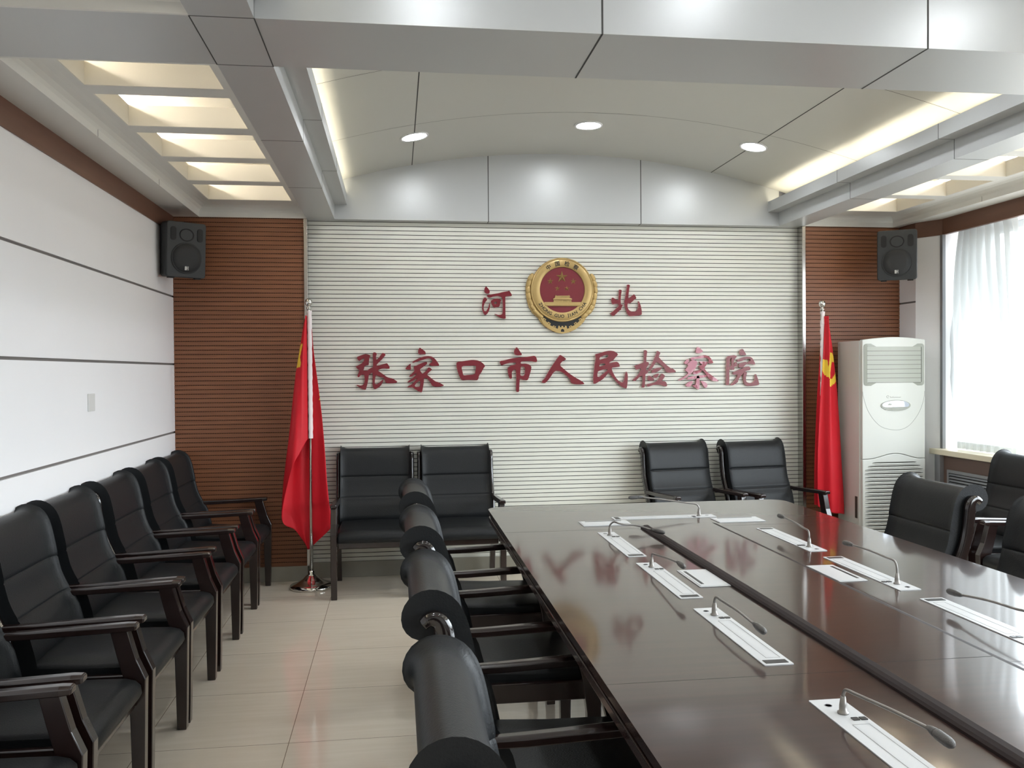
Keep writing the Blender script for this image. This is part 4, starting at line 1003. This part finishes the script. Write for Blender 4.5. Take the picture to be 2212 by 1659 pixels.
GLYPHS = {"river":[0.7535,2.0166,[[[[-82,121.1],[-68.9,108.6],[-58.7,94.7],[-53.7,83.5],[-56,70.4],[-62.7,65.2],[-78.6,66.6],[-89.8,74],[-95,84.2],[-92.4,103.8],[-87.6,114.1]]],[[[-96.7,36.6],[-85.4,37.6],[-78.9,31.1],[-73.7,21.8],[-81,10.5],[-89.5,1.2],[-97.1,-15.6],[-101,-30.6],[-101.2,-49.3],[-97.5,-62.3],[-91,-67.5],[-81.6,-64.2],[-72,-49.2],[-63.4,-30.5],[-58.6,-13.7],[-54.7,-0.6],[-51.9,-4.3],[-52.6,-19.3],[-55,-38],[-59.9,-58.5],[-70.4,-79.1],[-80.8,-89.4],[-88.4,-93.7],[-96.8,-88.5],[-106,-71.7],[-111.5,-47.4],[-112.2,-19.4],[-109.2,6.7],[-104.3,25.4]]],[[[-75.9,55.4],[-50.5,60.2],[-18.4,65],[15.5,70.7],[34.4,76.4],[64.7,82.2],[85.5,86],[92.2,88.9],[98.7,80.5],[108.1,65.5],[112.2,56.2],[109.9,49.6],[81.5,48.5],[62.5,45.7],[62.3,18.5],[62.3,-37.7],[62.5,-84.5],[64.7,-116.4],[59.4,-121.1],[44.3,-120.1],[25.4,-113.6],[2.9,-101.5],[-10.3,-92.1],[-19.6,-83.7],[-8.3,-87.4],[8.6,-92.1],[25.6,-91.1],[38.8,-86.8],[41.8,-75.2],[43.9,-37.7],[43.4,7.2],[39.8,35.3],[30.4,44.6],[7.8,49.2],[-14.8,47.2],[-33.7,43.4],[-45,37.8],[-60.1,35.8],[-70.4,42.3]]],[[[-47.1,10.7],[-33.8,21.9],[-15,28.5],[3.9,30.5],[20.8,25.8],[34,17.5],[26.4,10.9],[23.4,-9.7],[17.6,-30.3],[-4.1,-33.2],[-24,-40.1],[-30.5,-28.6],[-41.6,-9.9]],[[-21.7,5.1],[-1,6.1],[-3,-9.8],[-15.3,-12.1],[-21.8,-8]]]]],"north":[1.7414,2.0368,[[[[-53.1,80.8],[-38.4,80],[-32.2,76.2],[-33.7,60.9],[-37.7,43.7],[-39.8,19],[-40.5,-5.8],[-38.1,-34.4],[-27.3,-30.6],[-24.4,-35.3],[-29.4,-45.9],[-36.3,-61.1],[-37.4,-72.6],[-53.1,-80.2],[-70.8,-97.4],[-94.4,-119.4],[-102.2,-120.3],[-112.9,-112.7],[-124.6,-100.4],[-107.9,-89.9],[-88.3,-74.6],[-70.6,-59.3],[-54.8,-44],[-56.7,-28.8],[-68.4,-26.9],[-88,-27.9],[-104.6,-31.8],[-110.4,-13.7],[-112.8,1.5],[-109.2,16.8],[-102.4,20.6],[-89.7,14],[-72.2,4.5],[-58.5,-0.2],[-56.4,18.9],[-54.3,47.5]]],[[[11.8,119.3],[20.6,120.3],[28.5,116.6],[34.7,111.8],[28.4,99.4],[25.3,76.5],[21.2,44],[19,15.4],[33.8,21.1],[47.6,32.7],[59.5,44.2],[66.4,46.1],[74.2,34.7],[81,21.3],[80,12.7],[65.2,4.1],[51.3,-9.4],[31.6,-24.7],[15.9,-20.9],[11.9,-34.3],[12.8,-51.5],[19.5,-68.6],[31.3,-80.1],[50.9,-86.7],[70.6,-84.8],[86.3,-76.2],[95.3,-58.9],[98.4,-30.2],[96.6,-11.1],[100.5,-4.4],[108.3,-18.7],[118,-45.5],[123.8,-76.1],[124.6,-110.5],[105.8,-114.4],[60.5,-119.2],[25.1,-120.2],[13.4,-104.9],[1.8,-80.1],[-5.9,-57.2],[-10.1,-28.6],[-10.5,-3.8],[-5.5,11.5],[-0.5,38.2],[4.6,70.6],[9.7,103.1]]]]],"zhang":[-0.1406,1.5115,[[[[-143.3,103.3],[-114.5,114.7],[-85.8,125.2],[-66.6,124.2],[-50.4,118.3],[-41.9,111.5],[-51.6,99.9],[-54.7,76.6],[-56.9,43.7],[-79,39.9],[-88.6,31.3],[-91.6,16.7],[-95.6,5.1],[-83.1,3.1],[-64,3.9],[-62,9.7],[-44.7,20.3],[-26.4,28.9],[-25.1,60.9],[-25.8,90],[-27.3,128.8],[-20.5,137.5],[-9,137.5],[4.3,128.7],[-2.5,113.2],[-3.4,84.1],[5.8,86],[21.4,103.4],[35,122.7],[45.7,135.3],[66.7,122.6],[59.9,109],[40.4,85.8],[15.2,62.6],[-0.3,45.2],[1.5,40.4],[20.8,41.2],[42,48.8],[65.1,54.5],[75.7,58],[86.2,44.7],[93.8,32.9],[95.6,17.4],[76.3,16.5],[51.3,20.6],[28.2,14.9],[7.9,4.4],[24.1,-7.4],[47.1,-23.1],[71.9,-42.8],[93,-50.7],[114.2,-54.8],[137.2,-68.6],[152.6,-81.4],[139,-89.1],[115.8,-90.8],[84.9,-90.6],[64.7,-87.5],[59.1,-68],[46.8,-48.4],[27.6,-44.3],[8.5,-36.4],[-5.8,-29.5],[-8.9,-46],[-12.9,-67.3],[-14.1,-86.7],[-9.4,-96.5],[2.2,-95.6],[17.6,-85.1],[35.1,-69.7],[47.7,-62],[46.5,-77.6],[36.7,-96.9],[23.1,-114.3],[3.8,-126.7],[-13.6,-135.3],[-23.1,-125.5],[-29.6,-109.9],[-30.3,-74.9],[-28.9,-36.1],[-30.6,-10.9],[-39.2,-12.7],[-48.9,-23.3],[-57.6,-28.1],[-60.8,-61.1],[-66.8,-92.1],[-74.8,-119.2],[-79.7,-137.5],[-99.8,-132.5],[-118.8,-124.5],[-137.8,-108.8],[-148.2,-99.1],[-133.9,-102.1],[-116.7,-106.1],[-101.4,-102.4],[-91.7,-89.9],[-87.7,-70.5],[-87.5,-47.3],[-90.1,-27.9],[-106.4,-24.8],[-117.9,-31.5],[-127.6,-44],[-137.1,-43],[-137.9,-27.5],[-129.1,-10.1],[-123.2,9.2],[-136.5,15.1],[-152.6,34.6],[-130.5,44.1],[-111.3,53.7],[-95.9,67.2],[-89.1,82.6],[-88,93.3],[-101.4,90.4],[-114.9,80.8],[-126.4,73.2],[-135.8,84.8]]]]],"jia":[0.2125,1.5176,[[[[-36.8,166.9],[-17.2,151.5],[0.2,140.4],[7.8,124.9],[6.6,115],[-17.6,115.1],[-39.5,113],[-49.3,125.2],[-48,147.2]]],[[[-103.5,49.5],[-104.8,30.9],[-100.7,2.2],[-123.6,1.3],[-142.2,5.8],[-138.8,17.9],[-123.4,33.2]]],[[[-93.6,59.4],[-70.5,72.5],[-37.5,88.8],[-4.5,99.6],[24,102.8],[50.4,99.3],[67.9,89.3],[85.3,69.4],[98.4,49.4],[108.1,31.7],[82.8,29.6],[49.8,28.7],[27.8,37.7],[38.9,47.6],[54.4,58.5],[52.4,74],[41.4,83.9],[23.9,85.1],[-2.5,77.6],[-37.7,66.8],[-64.1,59.2],[-87.1,51.6]]],[[[-81.9,25.2],[-64.3,30.6],[-37.9,43.6],[-7.1,56.7],[17,58.7],[16.9,43.3],[1.4,32.4],[-18.4,18.2],[-36.1,5.1],[-34,-7.1],[-18.9,-29.2],[-3.4,-18.3],[12.1,-3],[23.3,16.8],[34.3,18.9],[55,1.1],[36.2,-12],[14,-33.9],[31.5,-49.5],[53.3,-67.3],[77.4,-86.3],[97.2,-90.9],[121.3,-103.3],[142.2,-116.7],[123.3,-123.2],[88,-126.2],[52.8,-120.3],[44.2,-100.3],[29,-78.1],[11.6,-60.3],[-7.1,-60.2],[-8.4,-86.6],[-14.2,-124.1],[-20,-154.9],[-25.6,-166.9],[-42,-161.3],[-68.1,-145.6],[-94.2,-127.7],[-113.9,-128.6],[-130.3,-129.5],[-131.4,-125.1],[-107.2,-112.1],[-87.4,-96.9],[-71.9,-79.4],[-52,-59.8],[-69.6,-66.3],[-93.8,-83.7],[-118,-92.2],[-132.1,-89.9],[-113.4,-74.7],[-87,-57.3],[-67.2,-39.8],[-62.6,-22.3],[-73.7,-31],[-95.7,-48.4],[-118.6,-48.2],[-108.7,-37.3],[-88.9,-19.9],[-75.6,-4.6],[-82,13.1]],[[-39,-79.7],[-33.7,-90.8],[-38.3,-123.8],[-65.8,-126.9],[-77.7,-116.8],[-61.1,-95]]]]],"kou":[0.5539,1.5137,[[[[-107.4,54.1],[-99.6,61.8],[-43.5,69.2],[12.6,76.7],[53.2,71.8],[84.3,56],[107.6,30.9],[93.4,12.3],[77.5,-18.7],[60.1,-40.4],[52,-76.2],[14.5,-74.3],[-26,-72.4],[-71.2,-76.7],[-88,-39.2],[-100.2,-5],[-107.6,29.2]],[[-67.2,29],[-12.7,33.3],[38.8,34.5],[37.1,9.6],[28.9,-32.4],[-13.2,-35.2],[-58.5,-39.5],[-62.9,-11.5],[-68.9,13.4]]]]],"shi":[0.9126,1.5156,[[[[-13.8,170],[0.3,152.7],[14.3,130.7],[25.3,116.6],[23.7,107.2],[-3.3,105.8],[-25.4,110.6],[-34.7,124.7],[-31.4,146.6]]],[[[-142.4,64.3],[-101.4,70.3],[-50.8,84.1],[-6.5,90.1],[34.6,91.5],[82.3,97.5],[125.2,102.9],[136.2,86.2],[142.4,61.1],[132.8,53.3],[91.6,62.9],[47.1,63.2],[17,58.7],[15.3,43],[53.3,44.3],[81.8,36.3],[97.6,20.5],[94.2,-4.6],[81.2,-48.5],[68.3,-82.9],[33.4,-77.9],[9.7,-68.3],[6.4,-88.6],[3.9,-129.4],[2.6,-165.4],[-8.5,-170],[-21.1,-163.6],[-19.1,-113.5],[-17.2,-66.5],[-20.5,-0.6],[-35.7,-0.5],[-51.6,-16.1],[-51.8,-41.1],[-50.4,-63.1],[-58.3,-70.8],[-69.4,-66],[-78.6,-34.7],[-83.7,-3.3],[-81.4,15.4],[-54.4,30.9],[-22.8,37],[-19.5,52.6],[-60.6,51.3],[-95.3,43.7],[-130.1,29.8],[-139.4,47.1]],[[16.7,22.6],[40.5,22.4],[49.9,8.3],[48,-35.6],[36.8,-49.7],[11.4,-46.3],[13.3,-10.3]]]]],"ren":[1.2523,1.5117,[[[[-22.3,112.7],[1.6,98.4],[20.8,84.1],[20.7,74.6],[-5,63.7],[-21.2,46.5],[-22.9,30.7],[-2.2,11.7],[39.3,-23.4],[87.4,-56.9],[125.9,-77.8],[151.7,-93.9],[164.5,-109.8],[135.4,-112.7],[90.3,-110.7],[61.3,-102.5],[53.5,-77.2],[32.7,-51.7],[4,-26.2],[-24.8,-10.3],[-56.8,-6.9],[-76.1,-22.5],[-98.7,-57],[-121.3,-85.1],[-140.6,-101.3],[-164.5,-95.7],[-161.2,-84.8],[-140.3,-62.9],[-120.9,-28.4],[-98.3,9.2],[-72.4,46.8],[-49.8,78.2],[-33.6,100.2]]]]],"min":[1.6194,1.5098,[[[[-118.7,118],[-81.3,125.8],[-42.3,138.3],[-6.5,144.5],[29.3,139.6],[55.3,122],[56.9,110.8],[38.8,93.4],[19.1,68.1],[-7,58.7],[-10.3,47.6],[15.8,53.8],[51.7,60],[66.3,45.5],[73.7,21.6],[44.9,18.6],[5.8,14.1],[15.4,-17.7],[37.9,-59.3],[63.9,-88.2],[93.2,-101.2],[106.4,-82.2],[111.5,-50.3],[118.2,-18.5],[128.1,-17],[134.4,-47.3],[132.5,-95.1],[125,-144.5],[112.6,-144.4],[80,-126.5],[47.5,-97.6],[18.4,-62.3],[-4.3,-33.5],[-15.6,-20.7],[-36.9,-49.1],[-63.1,-74.3],[-92.4,-91.5],[-121.7,-108.7],[-133.1,-105.4],[-134.4,-67.4],[-129.2,-13.5],[-122.4,43.5],[-114,87.9]],[[-86.4,92.5],[-49,108.2],[-22.9,115.4],[-13.2,103.2],[-29.6,87.4],[-58.9,81.2],[-86.5,71.2]],[[-86.7,41.7],[-55.8,49.5],[-36.4,38.2],[-59.2,28.9],[-88.5,21.8]],[[-98.4,-12.1],[-69.2,-2.8],[-30.1,4.8],[-20.4,-3.2],[-43.3,-20.5],[-69.4,-42.5],[-89,-56.6],[-103.6,-56.5],[-103.4,-29.5]]]]],"jian":[1.9627,1.5132,[[[[-79.9,143.3],[-66.3,144.2],[-54.9,133],[-58.1,118.9],[-62.5,88.5],[-63.7,53.1],[-49.1,53],[-41.8,43.9],[-44,33.8],[-54.5,21.7],[-64,5.5],[-65.1,-4.6],[-52.6,-12.8],[-48.5,-20.9],[-49.5,-29],[-61.1,-37],[-70.5,-39],[-72.7,-67.3],[-74,-107.8],[-78.3,-144.2],[-97.1,-142],[-100.1,-127.8],[-92.7,-107.6],[-91.5,-77.3],[-94.5,-51.9],[-107,-53.9],[-127.9,-70.9],[-148.9,-91.9],[-167.6,-89.8],[-171.7,-84.7],[-150.8,-66.6],[-129.9,-48.6],[-115.2,-26.5],[-102.6,-2.3],[-108.8,3.8],[-125.5,-2.1],[-144.2,-7],[-150.4,10.2],[-156.5,26.4],[-129.4,32.3],[-104.4,40.2],[-87.7,45.2],[-81.4,56.3],[-80.2,94.7]]],[[[25.6,139.8],[49.6,122.4],[40.1,106.3],[33.7,91.1],[48.3,73.8],[73.3,49.3],[98.4,26.8],[127.7,5.2],[148.7,-0],[165.4,-14.4],[171.7,-26.6],[146.4,-30.5],[110.7,-31.2],[89.7,-21.9],[83.5,-1.6],[71,18.8],[48.1,35.2],[27.2,49.5],[12.5,48.6],[2,33.5],[-14.9,9.3],[-31.7,-10.9],[-44.3,-17.9],[-52.6,-12.8],[-35.8,9.4],[-21,33.6],[-6.2,61.9],[8.6,94.2],[20.3,124.6]]],[[[-23.4,-15],[-6.6,-3],[20.7,7],[47.9,11.9],[62.6,7.7],[49.9,-5.4],[28.9,-21.5],[3.8,-29.4],[-21.4,-33.3]]],[[[-40.3,-51.4],[-21.5,-61.6],[-2.8,-76],[-0.7,-86.2],[-17.5,-92.1],[-44.7,-89.8],[-53,-81.7],[-48.7,-59.4]]],[[[-4.7,-51.6],[20.4,-39.7],[35.1,-36.7],[28.7,-56],[18.2,-68.1],[3.5,-70],[-5.8,-61.8]]],[[[57.1,-34.9],[70.7,-42.1],[85.3,-55.4],[72.7,-74.6],[54.7,-98.8],[72.6,-93.9],[89.3,-99.1],[97.6,-113.4],[100.7,-129.7],[93.3,-136.8],[72.4,-131.5],[47.2,-123.1],[20,-120.8],[-11.4,-124.6],[-40.7,-134.5],[-55.3,-136.3],[-61.5,-124.1],[-57.3,-116.1],[-21.8,-110.3],[3.3,-104.5],[26.5,-90.5],[41.2,-72.3],[51.8,-52.1]]]]],"cha":[2.3149,1.516,[[[[-6,165],[9.6,155.2],[38.5,128.3],[22.8,119.7],[0.5,113.4],[-18.5,117.8],[-21.8,129.6],[-16.1,151]]],[[[-65.5,80.5],[-35.4,85.7],[0.3,89.8],[27.2,98.2],[51.8,100.3],[74.1,94.8],[89.8,86.1],[105.3,64.5],[118.7,40.7],[105.2,35.4],[78.3,35.6],[78.4,45.3],[85.2,62.4],[69.6,77.6],[45,80.9],[11.4,73.6],[-33.2,71.7],[-42.2,63.2],[-60,62.2]]],[[[-82.2,70.9],[-74.5,59.1],[-82.3,41.9],[-100.2,29.2],[-116.8,41.1],[-102.3,59.2]]],[[[-60,59],[-35.5,63.1],[-8.8,50.1],[-12.2,28.6],[-24.6,-1.4],[-42.6,-24.9],[-62.7,-41.9],[-85,-61],[-111.8,-78],[-138.5,-92.7],[-161.9,-93.6],[-158.5,-88.3],[-127.4,-73.5],[-98.4,-54.5],[-80.5,-35.3],[-104.9,-20.1],[-107,-11.5],[-89.2,7.7],[-82.4,20.5],[-93.5,31.3],[-77.9,41.9]]],[[[6.9,50],[22.5,52],[67.2,49.6],[73.9,41],[58.1,19.6],[44.6,0.3],[57.9,-21.3],[84.7,-43],[122.7,-69.2],[161.9,-99.7],[154,-103.9],[115.8,-101.4],[89,-86.1],[71.2,-68.8],[55.6,-40.7],[33.3,-19],[13.3,-5.9],[0,15.7],[15.7,19.8],[31.3,30.5],[13.5,37.1]]],[[[-47.1,-37.7],[-35.9,-22.8],[-9.1,-18.7],[22.2,-12.4],[26.7,-16.8],[13.2,-33.9],[-13.7,-46.6],[-40.4,-47.4]]],[[[-87.3,-71.7],[-53.9,-63.4],[-11.5,-58.4],[33.2,-53.4],[64.5,-53.6],[62.2,-68.7],[10.7,-75.8],[-45.1,-83.9],[-94.1,-86.7]]],[[[-16,-59.4],[6.4,-59.6],[6.1,-122],[4.7,-165],[-7.5,-163.8],[-25.3,-151.8],[-54.2,-132.1],[-23,-128.1],[-18.3,-89.5]]],[[[-54.1,-97.8],[-45.2,-106.5],[-54.2,-127.8],[-72.1,-144.9],[-98.8,-140.3],[-105.4,-129.5],[-83,-108.3]]],[[[12.9,-97.3],[35.2,-100.7],[57.5,-111.7],[69.8,-124.7],[68.6,-144.1],[55.1,-154.7],[41.7,-143.8],[28.4,-120]]]]],"yuan":[2.6704,1.5188,[[[[-4,144.2],[4.4,142.2],[14.7,122.3],[29.2,100.3],[25,95.3],[-8.3,95.5],[-22.8,102.5],[-22.8,120.4],[-14.4,136.3]]],[[[-128.8,79.2],[-101.8,93],[-70.7,96.8],[-54.1,92.8],[-47.9,84.8],[-58.3,70.9],[-70.8,55.1],[-74,35.2],[-71,9.3],[-65.9,-10.6],[-71.1,-17.5],[-81.5,-19.4],[-106.4,-11.3],[-108.6,-34.1],[-109.2,-93.7],[-111.1,-133.5],[-123.5,-136.3],[-134.9,-134.2],[-131.5,-73.7],[-132.2,5.8],[-129,45.5]],[[-101.9,67.2],[-87.4,79],[-90.6,53.2],[-87.6,17.4],[-93.9,7.5],[-106.3,7.6],[-106.2,35.4]]],[[[-45.9,56.9],[-20.9,66.7],[8.3,80.5],[37.5,83.3],[64.6,82.2],[81.3,68.2],[93.7,46.1],[104.1,22.1],[87.4,22.3],[58.1,28.4],[41.4,26.5],[33.1,30.6],[49.8,42.4],[64.5,52.3],[64.5,64.3],[49.9,68.3],[24.9,64.5],[-4.3,50.7],[-37.6,42.9]]],[[[-33.6,17.1],[-25.2,30.9],[6.1,40.7],[29,44.5],[37.3,28.6],[16.4,16.7],[1.7,-1.1],[-29.5,-0.9]]],[[[-55.3,43.1],[-43.9,37],[-46.1,9.2],[-69,5.4],[-71,17.3],[-66.8,29.2]]],[[[-79.5,-36.3],[-54.6,-30.5],[-25.4,-16.8],[5.9,-3.1],[37.2,8.6],[56,6.5],[64.3,-9.5],[60,-20.4],[37.1,-24.2],[20.4,-29.1],[5.7,-44.9],[-13.1,-64.7],[-27.7,-82.5],[-36.1,-98.3],[-40.4,-114.2],[-57,-126],[-79.9,-137.7],[-102.8,-138.5],[-84,-123.8],[-63.2,-102.1],[-46.4,-78.4],[-40.1,-56.5],[-54.7,-54.4],[-73.4,-56.3]]],[[[16.2,-32.1],[33.9,-37.2],[32.8,-51.1],[26.4,-75],[24.3,-100.9],[32.6,-114.9],[53.4,-121.1],[78.5,-120.3],[95.2,-109.5],[101.6,-87.6],[101.7,-57.6],[109,-51.7],[118.4,-75.7],[128.7,-105.8],[134.9,-133.8],[120.2,-139.7],[78.4,-144.2],[36.6,-143.8],[20,-136.7],[9.6,-114.7],[5.6,-84.8],[7.8,-50.9]]]]]}
# ------------------------------------------------------------------ lettering on the white wall
def letter(key, label, mats):
    gx, gz, pieces = GLYPHS[key]
    verts = []; faces = []; mi = []
    cu = bpy.data.curves.new('stroke', 'CURVE'); cu.dimensions = '2D'; cu.fill_mode = 'BOTH'; cu.extrude = .010
    for pc in pieces:
        cu.splines.clear()
        for lp in pc:
            s = cu.splines.new('POLY'); s.points.add(len(lp) * 2 - 1); n = len(lp)
            # one round of corner softening keeps the brush outline
            q = []
            for i in range(n):
                a, b = lp[i], lp[(i + 1) % n]
                q.append((a[0] * .8 + b[0] * .2, a[1] * .8 + b[1] * .2)); q.append((a[0] * .2 + b[0] * .8, a[1] * .2 + b[1] * .8))
            for p, c in zip(s.points, q): p.co = (c[0] / 1000, c[1] / 1000, 0, 1)
            s.use_cyclic_u = True
        o = bpy.data.objects.new('stroke', cu); COL.objects.link(o); bpy.context.view_layer.update()
        me = bpy.data.meshes.new_from_object(o.evaluated_get(bpy.context.evaluated_depsgraph_get()))
        b0 = len(verts)
        verts += [(v.co.x, -v.co.z - .010, v.co.y) for v in me.vertices]
        for p in me.polygons:
            faces.append([b0 + i for i in p.vertices]); mi.append(0 if abs(p.normal.z) > .5 else 1)
        bpy.data.objects.remove(o); bpy.data.meshes.remove(me)
    bpy.data.curves.remove(cu)
    m = MB(); m.v = verts; m.f = faces; m.m = mi; m.sm = [False] * len(faces)
    o = m.build('wall_character', mats, loc=(gx, YW - .002, gz))
    # studs that hold it off the slats reach the wall
    tag(o, label, 'lettering', 'red raised characters on the white wall')
LM = [M['letter'], M['letter_side']]
letter('river', 'dark red raised character 河 on the white wall, left of the round emblem', LM)
letter('north', 'dark red raised character 北 on the white wall, right of the round emblem', LM)
for k, s in (('zhang', '张, first at the left of the long row'), ('jia', '家, second from the left in the long row'), ('kou', '口, third from the left, a square ring'), ('shi', '市, fourth from the left in the long row'),
             ('ren', '人, fifth, two leaning strokes under the emblem'), ('min', '民, sixth from the left in the long row'), ('jian', '检, seventh from the left in the long row')):
    letter(k, f'dark red raised character {s}', LM)
letter('cha', 'patchy pink and red raised character 察, second from the right of the row', [M['letter_patchy'], M['letter_side']])
letter('yuan', 'dark red raised character 院, last at the right of the long row', LM)

# ------------------------------------------------------------------ round emblem
K = .000384
em = thing('wall_emblem', 'round gold and red emblem with stars and a gate, centred on the white wall', 'emblem', (1.248, YW, 2.1137))
def L(x, y): return ((x - 788) * K, (742 - y) * K)
def circ(r, n=72, c=(788, 742)): return [L(c[0] + r * math.cos(2 * math.pi * k / n), c[1] + r * math.sin(2 * math.pi * k / n)) for k in range(n)]
def ell(poly, d0, d1, mi=0, mm=None):
    mm = mm or MB(); mm.prism(poly, 'y', -d0, -d1, mi); return mm
sil = [(225, 440), (170, 430), (120, 490), (85, 590), (66, 690), (70, 830), (90, 950), (130, 1090), (200, 1200), (300, 1285), (350, 1370), (430, 1450), (540, 1525), (660, 1580), (788, 1602),
       (915, 1580), (1040, 1525), (1150, 1445), (1225, 1365), (1270, 1280), (1375, 1195), (1440, 1090), (1475, 950), (1490, 800), (1480, 650), (1450, 540), (1400, 450), (1345, 440)]
ell([L(*p) for p in sil], 0, .020).build('backplate', M['gold'], em, bevel=.003)
# ring
m = MB(); n = 96; pr = [(628, .0), (628, .030), (618, .036), (606, .036), (598, .0325), (594, .0325), (588, .035), (452, .035), (446, .032), (444, .018)]
m.loft([[(L(788 + r * math.cos(2 * math.pi * k / n), 744 + r * math.sin(2 * math.pi * k / n))[0], -d, L(0, 744 + r * math.sin(2 * math.pi * k / n))[1]) for k in range(n)] for r, d in pr], caps=False)
m.build('ring', M['gold'], em)
m = MB(); m.loft([[(L(788 + r * math.cos(2 * math.pi * k / n), 0)[0], -.0336, L(0, 744 + r * math.sin(2 * math.pi * k / n))[1]) for k in range(n)] for r in (599, 593)], caps=False)
m.build('ring_groove', M['gold_dark'], em)
ell([(x, z) for x, z in circ(447, 72, (788, 750))], .018, .026).build('red_field', M['field_red'], em)
def star(cx, cy_, R, rot=0):
    m = MB(); pts = []
    for k in range(10):
        r = R if k % 2 == 0 else R * .382; a = math.radians(90 + rot + 36 * k); pts.append((r * math.cos(a), r * math.sin(a)))
    c = L(cx, cy_); vv = [(c[0] + a * K, -.026, c[1] + b * K) for a, b in pts] + [(c[0], -.026 - R * K * .28, c[1])]
    m.add(vv, [(k, (k + 1) % 10, 10) for k in range(10)] + [list(range(10))]); m.build('star', M['gold_dark'], em)
star(782, 492, 122)
for cx, cy_, R in ((550, 578, 66), (1010, 578, 66), (690, 718, 58), (882, 718, 58)): star(cx, cy_, R)
m = MB()
def slab(poly, d0, d1): m.prism([L(*p) for p in poly], 'y', -d0, -d1)
slab([(425, 985), (1155, 985), (1140, 1050), (1110, 1062), (470, 1062), (430, 1040)], .020, .036)
slab([(440, 1040), (1140, 1040), (1138, 1052), (442, 1052)], .030, .0395)
slab([(610, 945), (968, 945), (968, 985), (610, 985)], .020, .034)
slab([(598, 938), (602, 918), (640, 898), (930, 898), (975, 918), (980, 938)], .020, .039)
slab([(640, 880), (928, 880), (928, 898), (640, 898)], .020, .034)
slab([(632, 880), (650, 858), (648, 848), (662, 850), (664, 860), (912, 860), (914, 850), (926, 848), (926, 858), (945, 880)], .020, .038)
for x in range(630, 960, 36): slab([(x, 945), (x + 8, 945), (x + 8, 985), (x, 985)], .030, .037)
for x in (640, 700, 795, 880, 940): slab([(x - 9, 1050), (x - 9, 1025), (x, 1015), (x + 9, 1025), (x + 9, 1050)], .030, .0385)
m.build('gate_tower', M['gold'], em, bevel=.0006)
# wheat ears at both sides
for s in (-1, 1):
    m = MB()
    for (x, y, a, ln) in ((172, 500, 62, 92), (132, 620, 66, 88), (118, 745, 80, 86), (132, 872, 100, 88), (165, 992, 116, 92), (212, 1095, 128, 92), (272, 1180, 138, 96), (338, 1245, 146, 92)):
        cx = x if s < 0 else 1576 - x
        c = L(cx, y); an = math.radians(a if s < 0 else 180 - a)
        ux, uz = math.cos(an), math.sin(an)
        rings = []
        for k in range(9):
            t_ = -1 + 2 * k / 8; r = math.sqrt(max(0, 1 - t_ * t_)) * .52 + .02
            rings.append([(c[0] + (ux * t_ * ln - uz * r * ln * math.cos(b)) * K, -.020 - .011 * r * 2 * max(-.2, math.sin(b)), c[1] + (uz * t_ * ln + ux * r * ln * math.cos(b)) * K) for b in [2 * math.pi * i / 12 for i in range(12)]])
        m.loft(rings)
    m.build('wheat_ear', M['gold'], em)
ell([L(*p) for p in ((352, 1245), (420, 1200), (788, 1300), (1160, 1200), (1222, 1245), (1180, 1370), (1060, 1480), (900, 1545), (788, 1560), (680, 1545), (520, 1480), (400, 1370))], .016, .0225).build('dark_crescent', M['black_paint'], em)
gw = [(340, 1275), (395, 1310), (410, 1290), (465, 1320), (450, 1350), (490, 1385), (510, 1368), (555, 1400), (540, 1435), (590, 1462), (605, 1440), (660, 1462), (645, 1487), (695, 1507), (710, 1445), (735, 1450), (735, 1476), (770, 1476), (770, 1450), (802, 1450), (802, 1476),
      (838, 1476), (838, 1446), (870, 1450), (882, 1507), (930, 1490), (915, 1465), (960, 1438), (985, 1457), (1035, 1432), (1015, 1402), (1060, 1370), (1080, 1397), (1130, 1352), (1110, 1322), (1160, 1290), (1178, 1312), (1240, 1275), (1232, 1345), (1160, 1432), (1040, 1520), (900, 1580), (788, 1603), (670, 1580), (530, 1515), (410, 1425)]
ell([L(*p) for p in gw], .018, .0265).build('battlement', M['gold'], em)
m = MB(); m.prism([L(*p) for p in ((757, 1566), (757, 1535), (768, 1515), (788, 1507), (808, 1515), (822, 1535), (822, 1566))], 'y', -.024, -.0272)
for x, y in ((432, 1330), (518, 1405), (625, 1468), (950, 1468), (1048, 1405), (1143, 1330)): m.prism([L(x - 9, y - 9), L(x + 9, y - 9), L(x + 9, y + 9), L(x - 9, y + 9)], 'y', -.024, -.0272)
m.build('battlement_openings', M['black_paint'], em)
m = MB()
def put_text(body, size, r, ang, rot, wide=1.0, bold=0.0):
    vs_, fs = text_geo(body, size)
    a = math.radians(ang); ca, sa = math.cos(math.radians(rot)), math.sin(math.radians(rot))
    cx = r * K * math.sin(a); cz = r * K * math.cos(a)
    for dx, dz in ((0, 0), (bold, 0), (-bold, 0), (0, bold), (0, -bold)) if bold else ((0, 0),):
        m.add([(cx + (x * wide + dx) * ca - (y + dz) * sa, -.0354 - .00005 * (abs(dx) + abs(dz) > 0) - (.00003 if dx > 0 else 0) - (.00006 if dz > 0 else 0), cz - .0008 + (x * wide + dx) * sa + (y + dz) * ca) for x, y in vs_], fs)
for ch, a in zip('中国检察', (-32, -11, 10.5, 31.5)): put_text(ch, .0400, 518, a, -a, bold=.0010)
txt = 'ZHONG GUO JIAN CHA'; wd = {'I': .55, ' ': .75, 'J': .85}
ws = [wd.get(c, 1.0) for c in txt]; tot = sum(ws); acc = 0
for c, w_ in zip(txt, ws):
    ph = -61 + 123 * (acc + w_ / 2) / tot; acc += w_
    if c == ' ': continue
    vs0 = 518; put_text(c, .0335, vs0, 180 - ph, ph, bold=.0009)
m.build('ring_lettering', M['black_paint'], em)
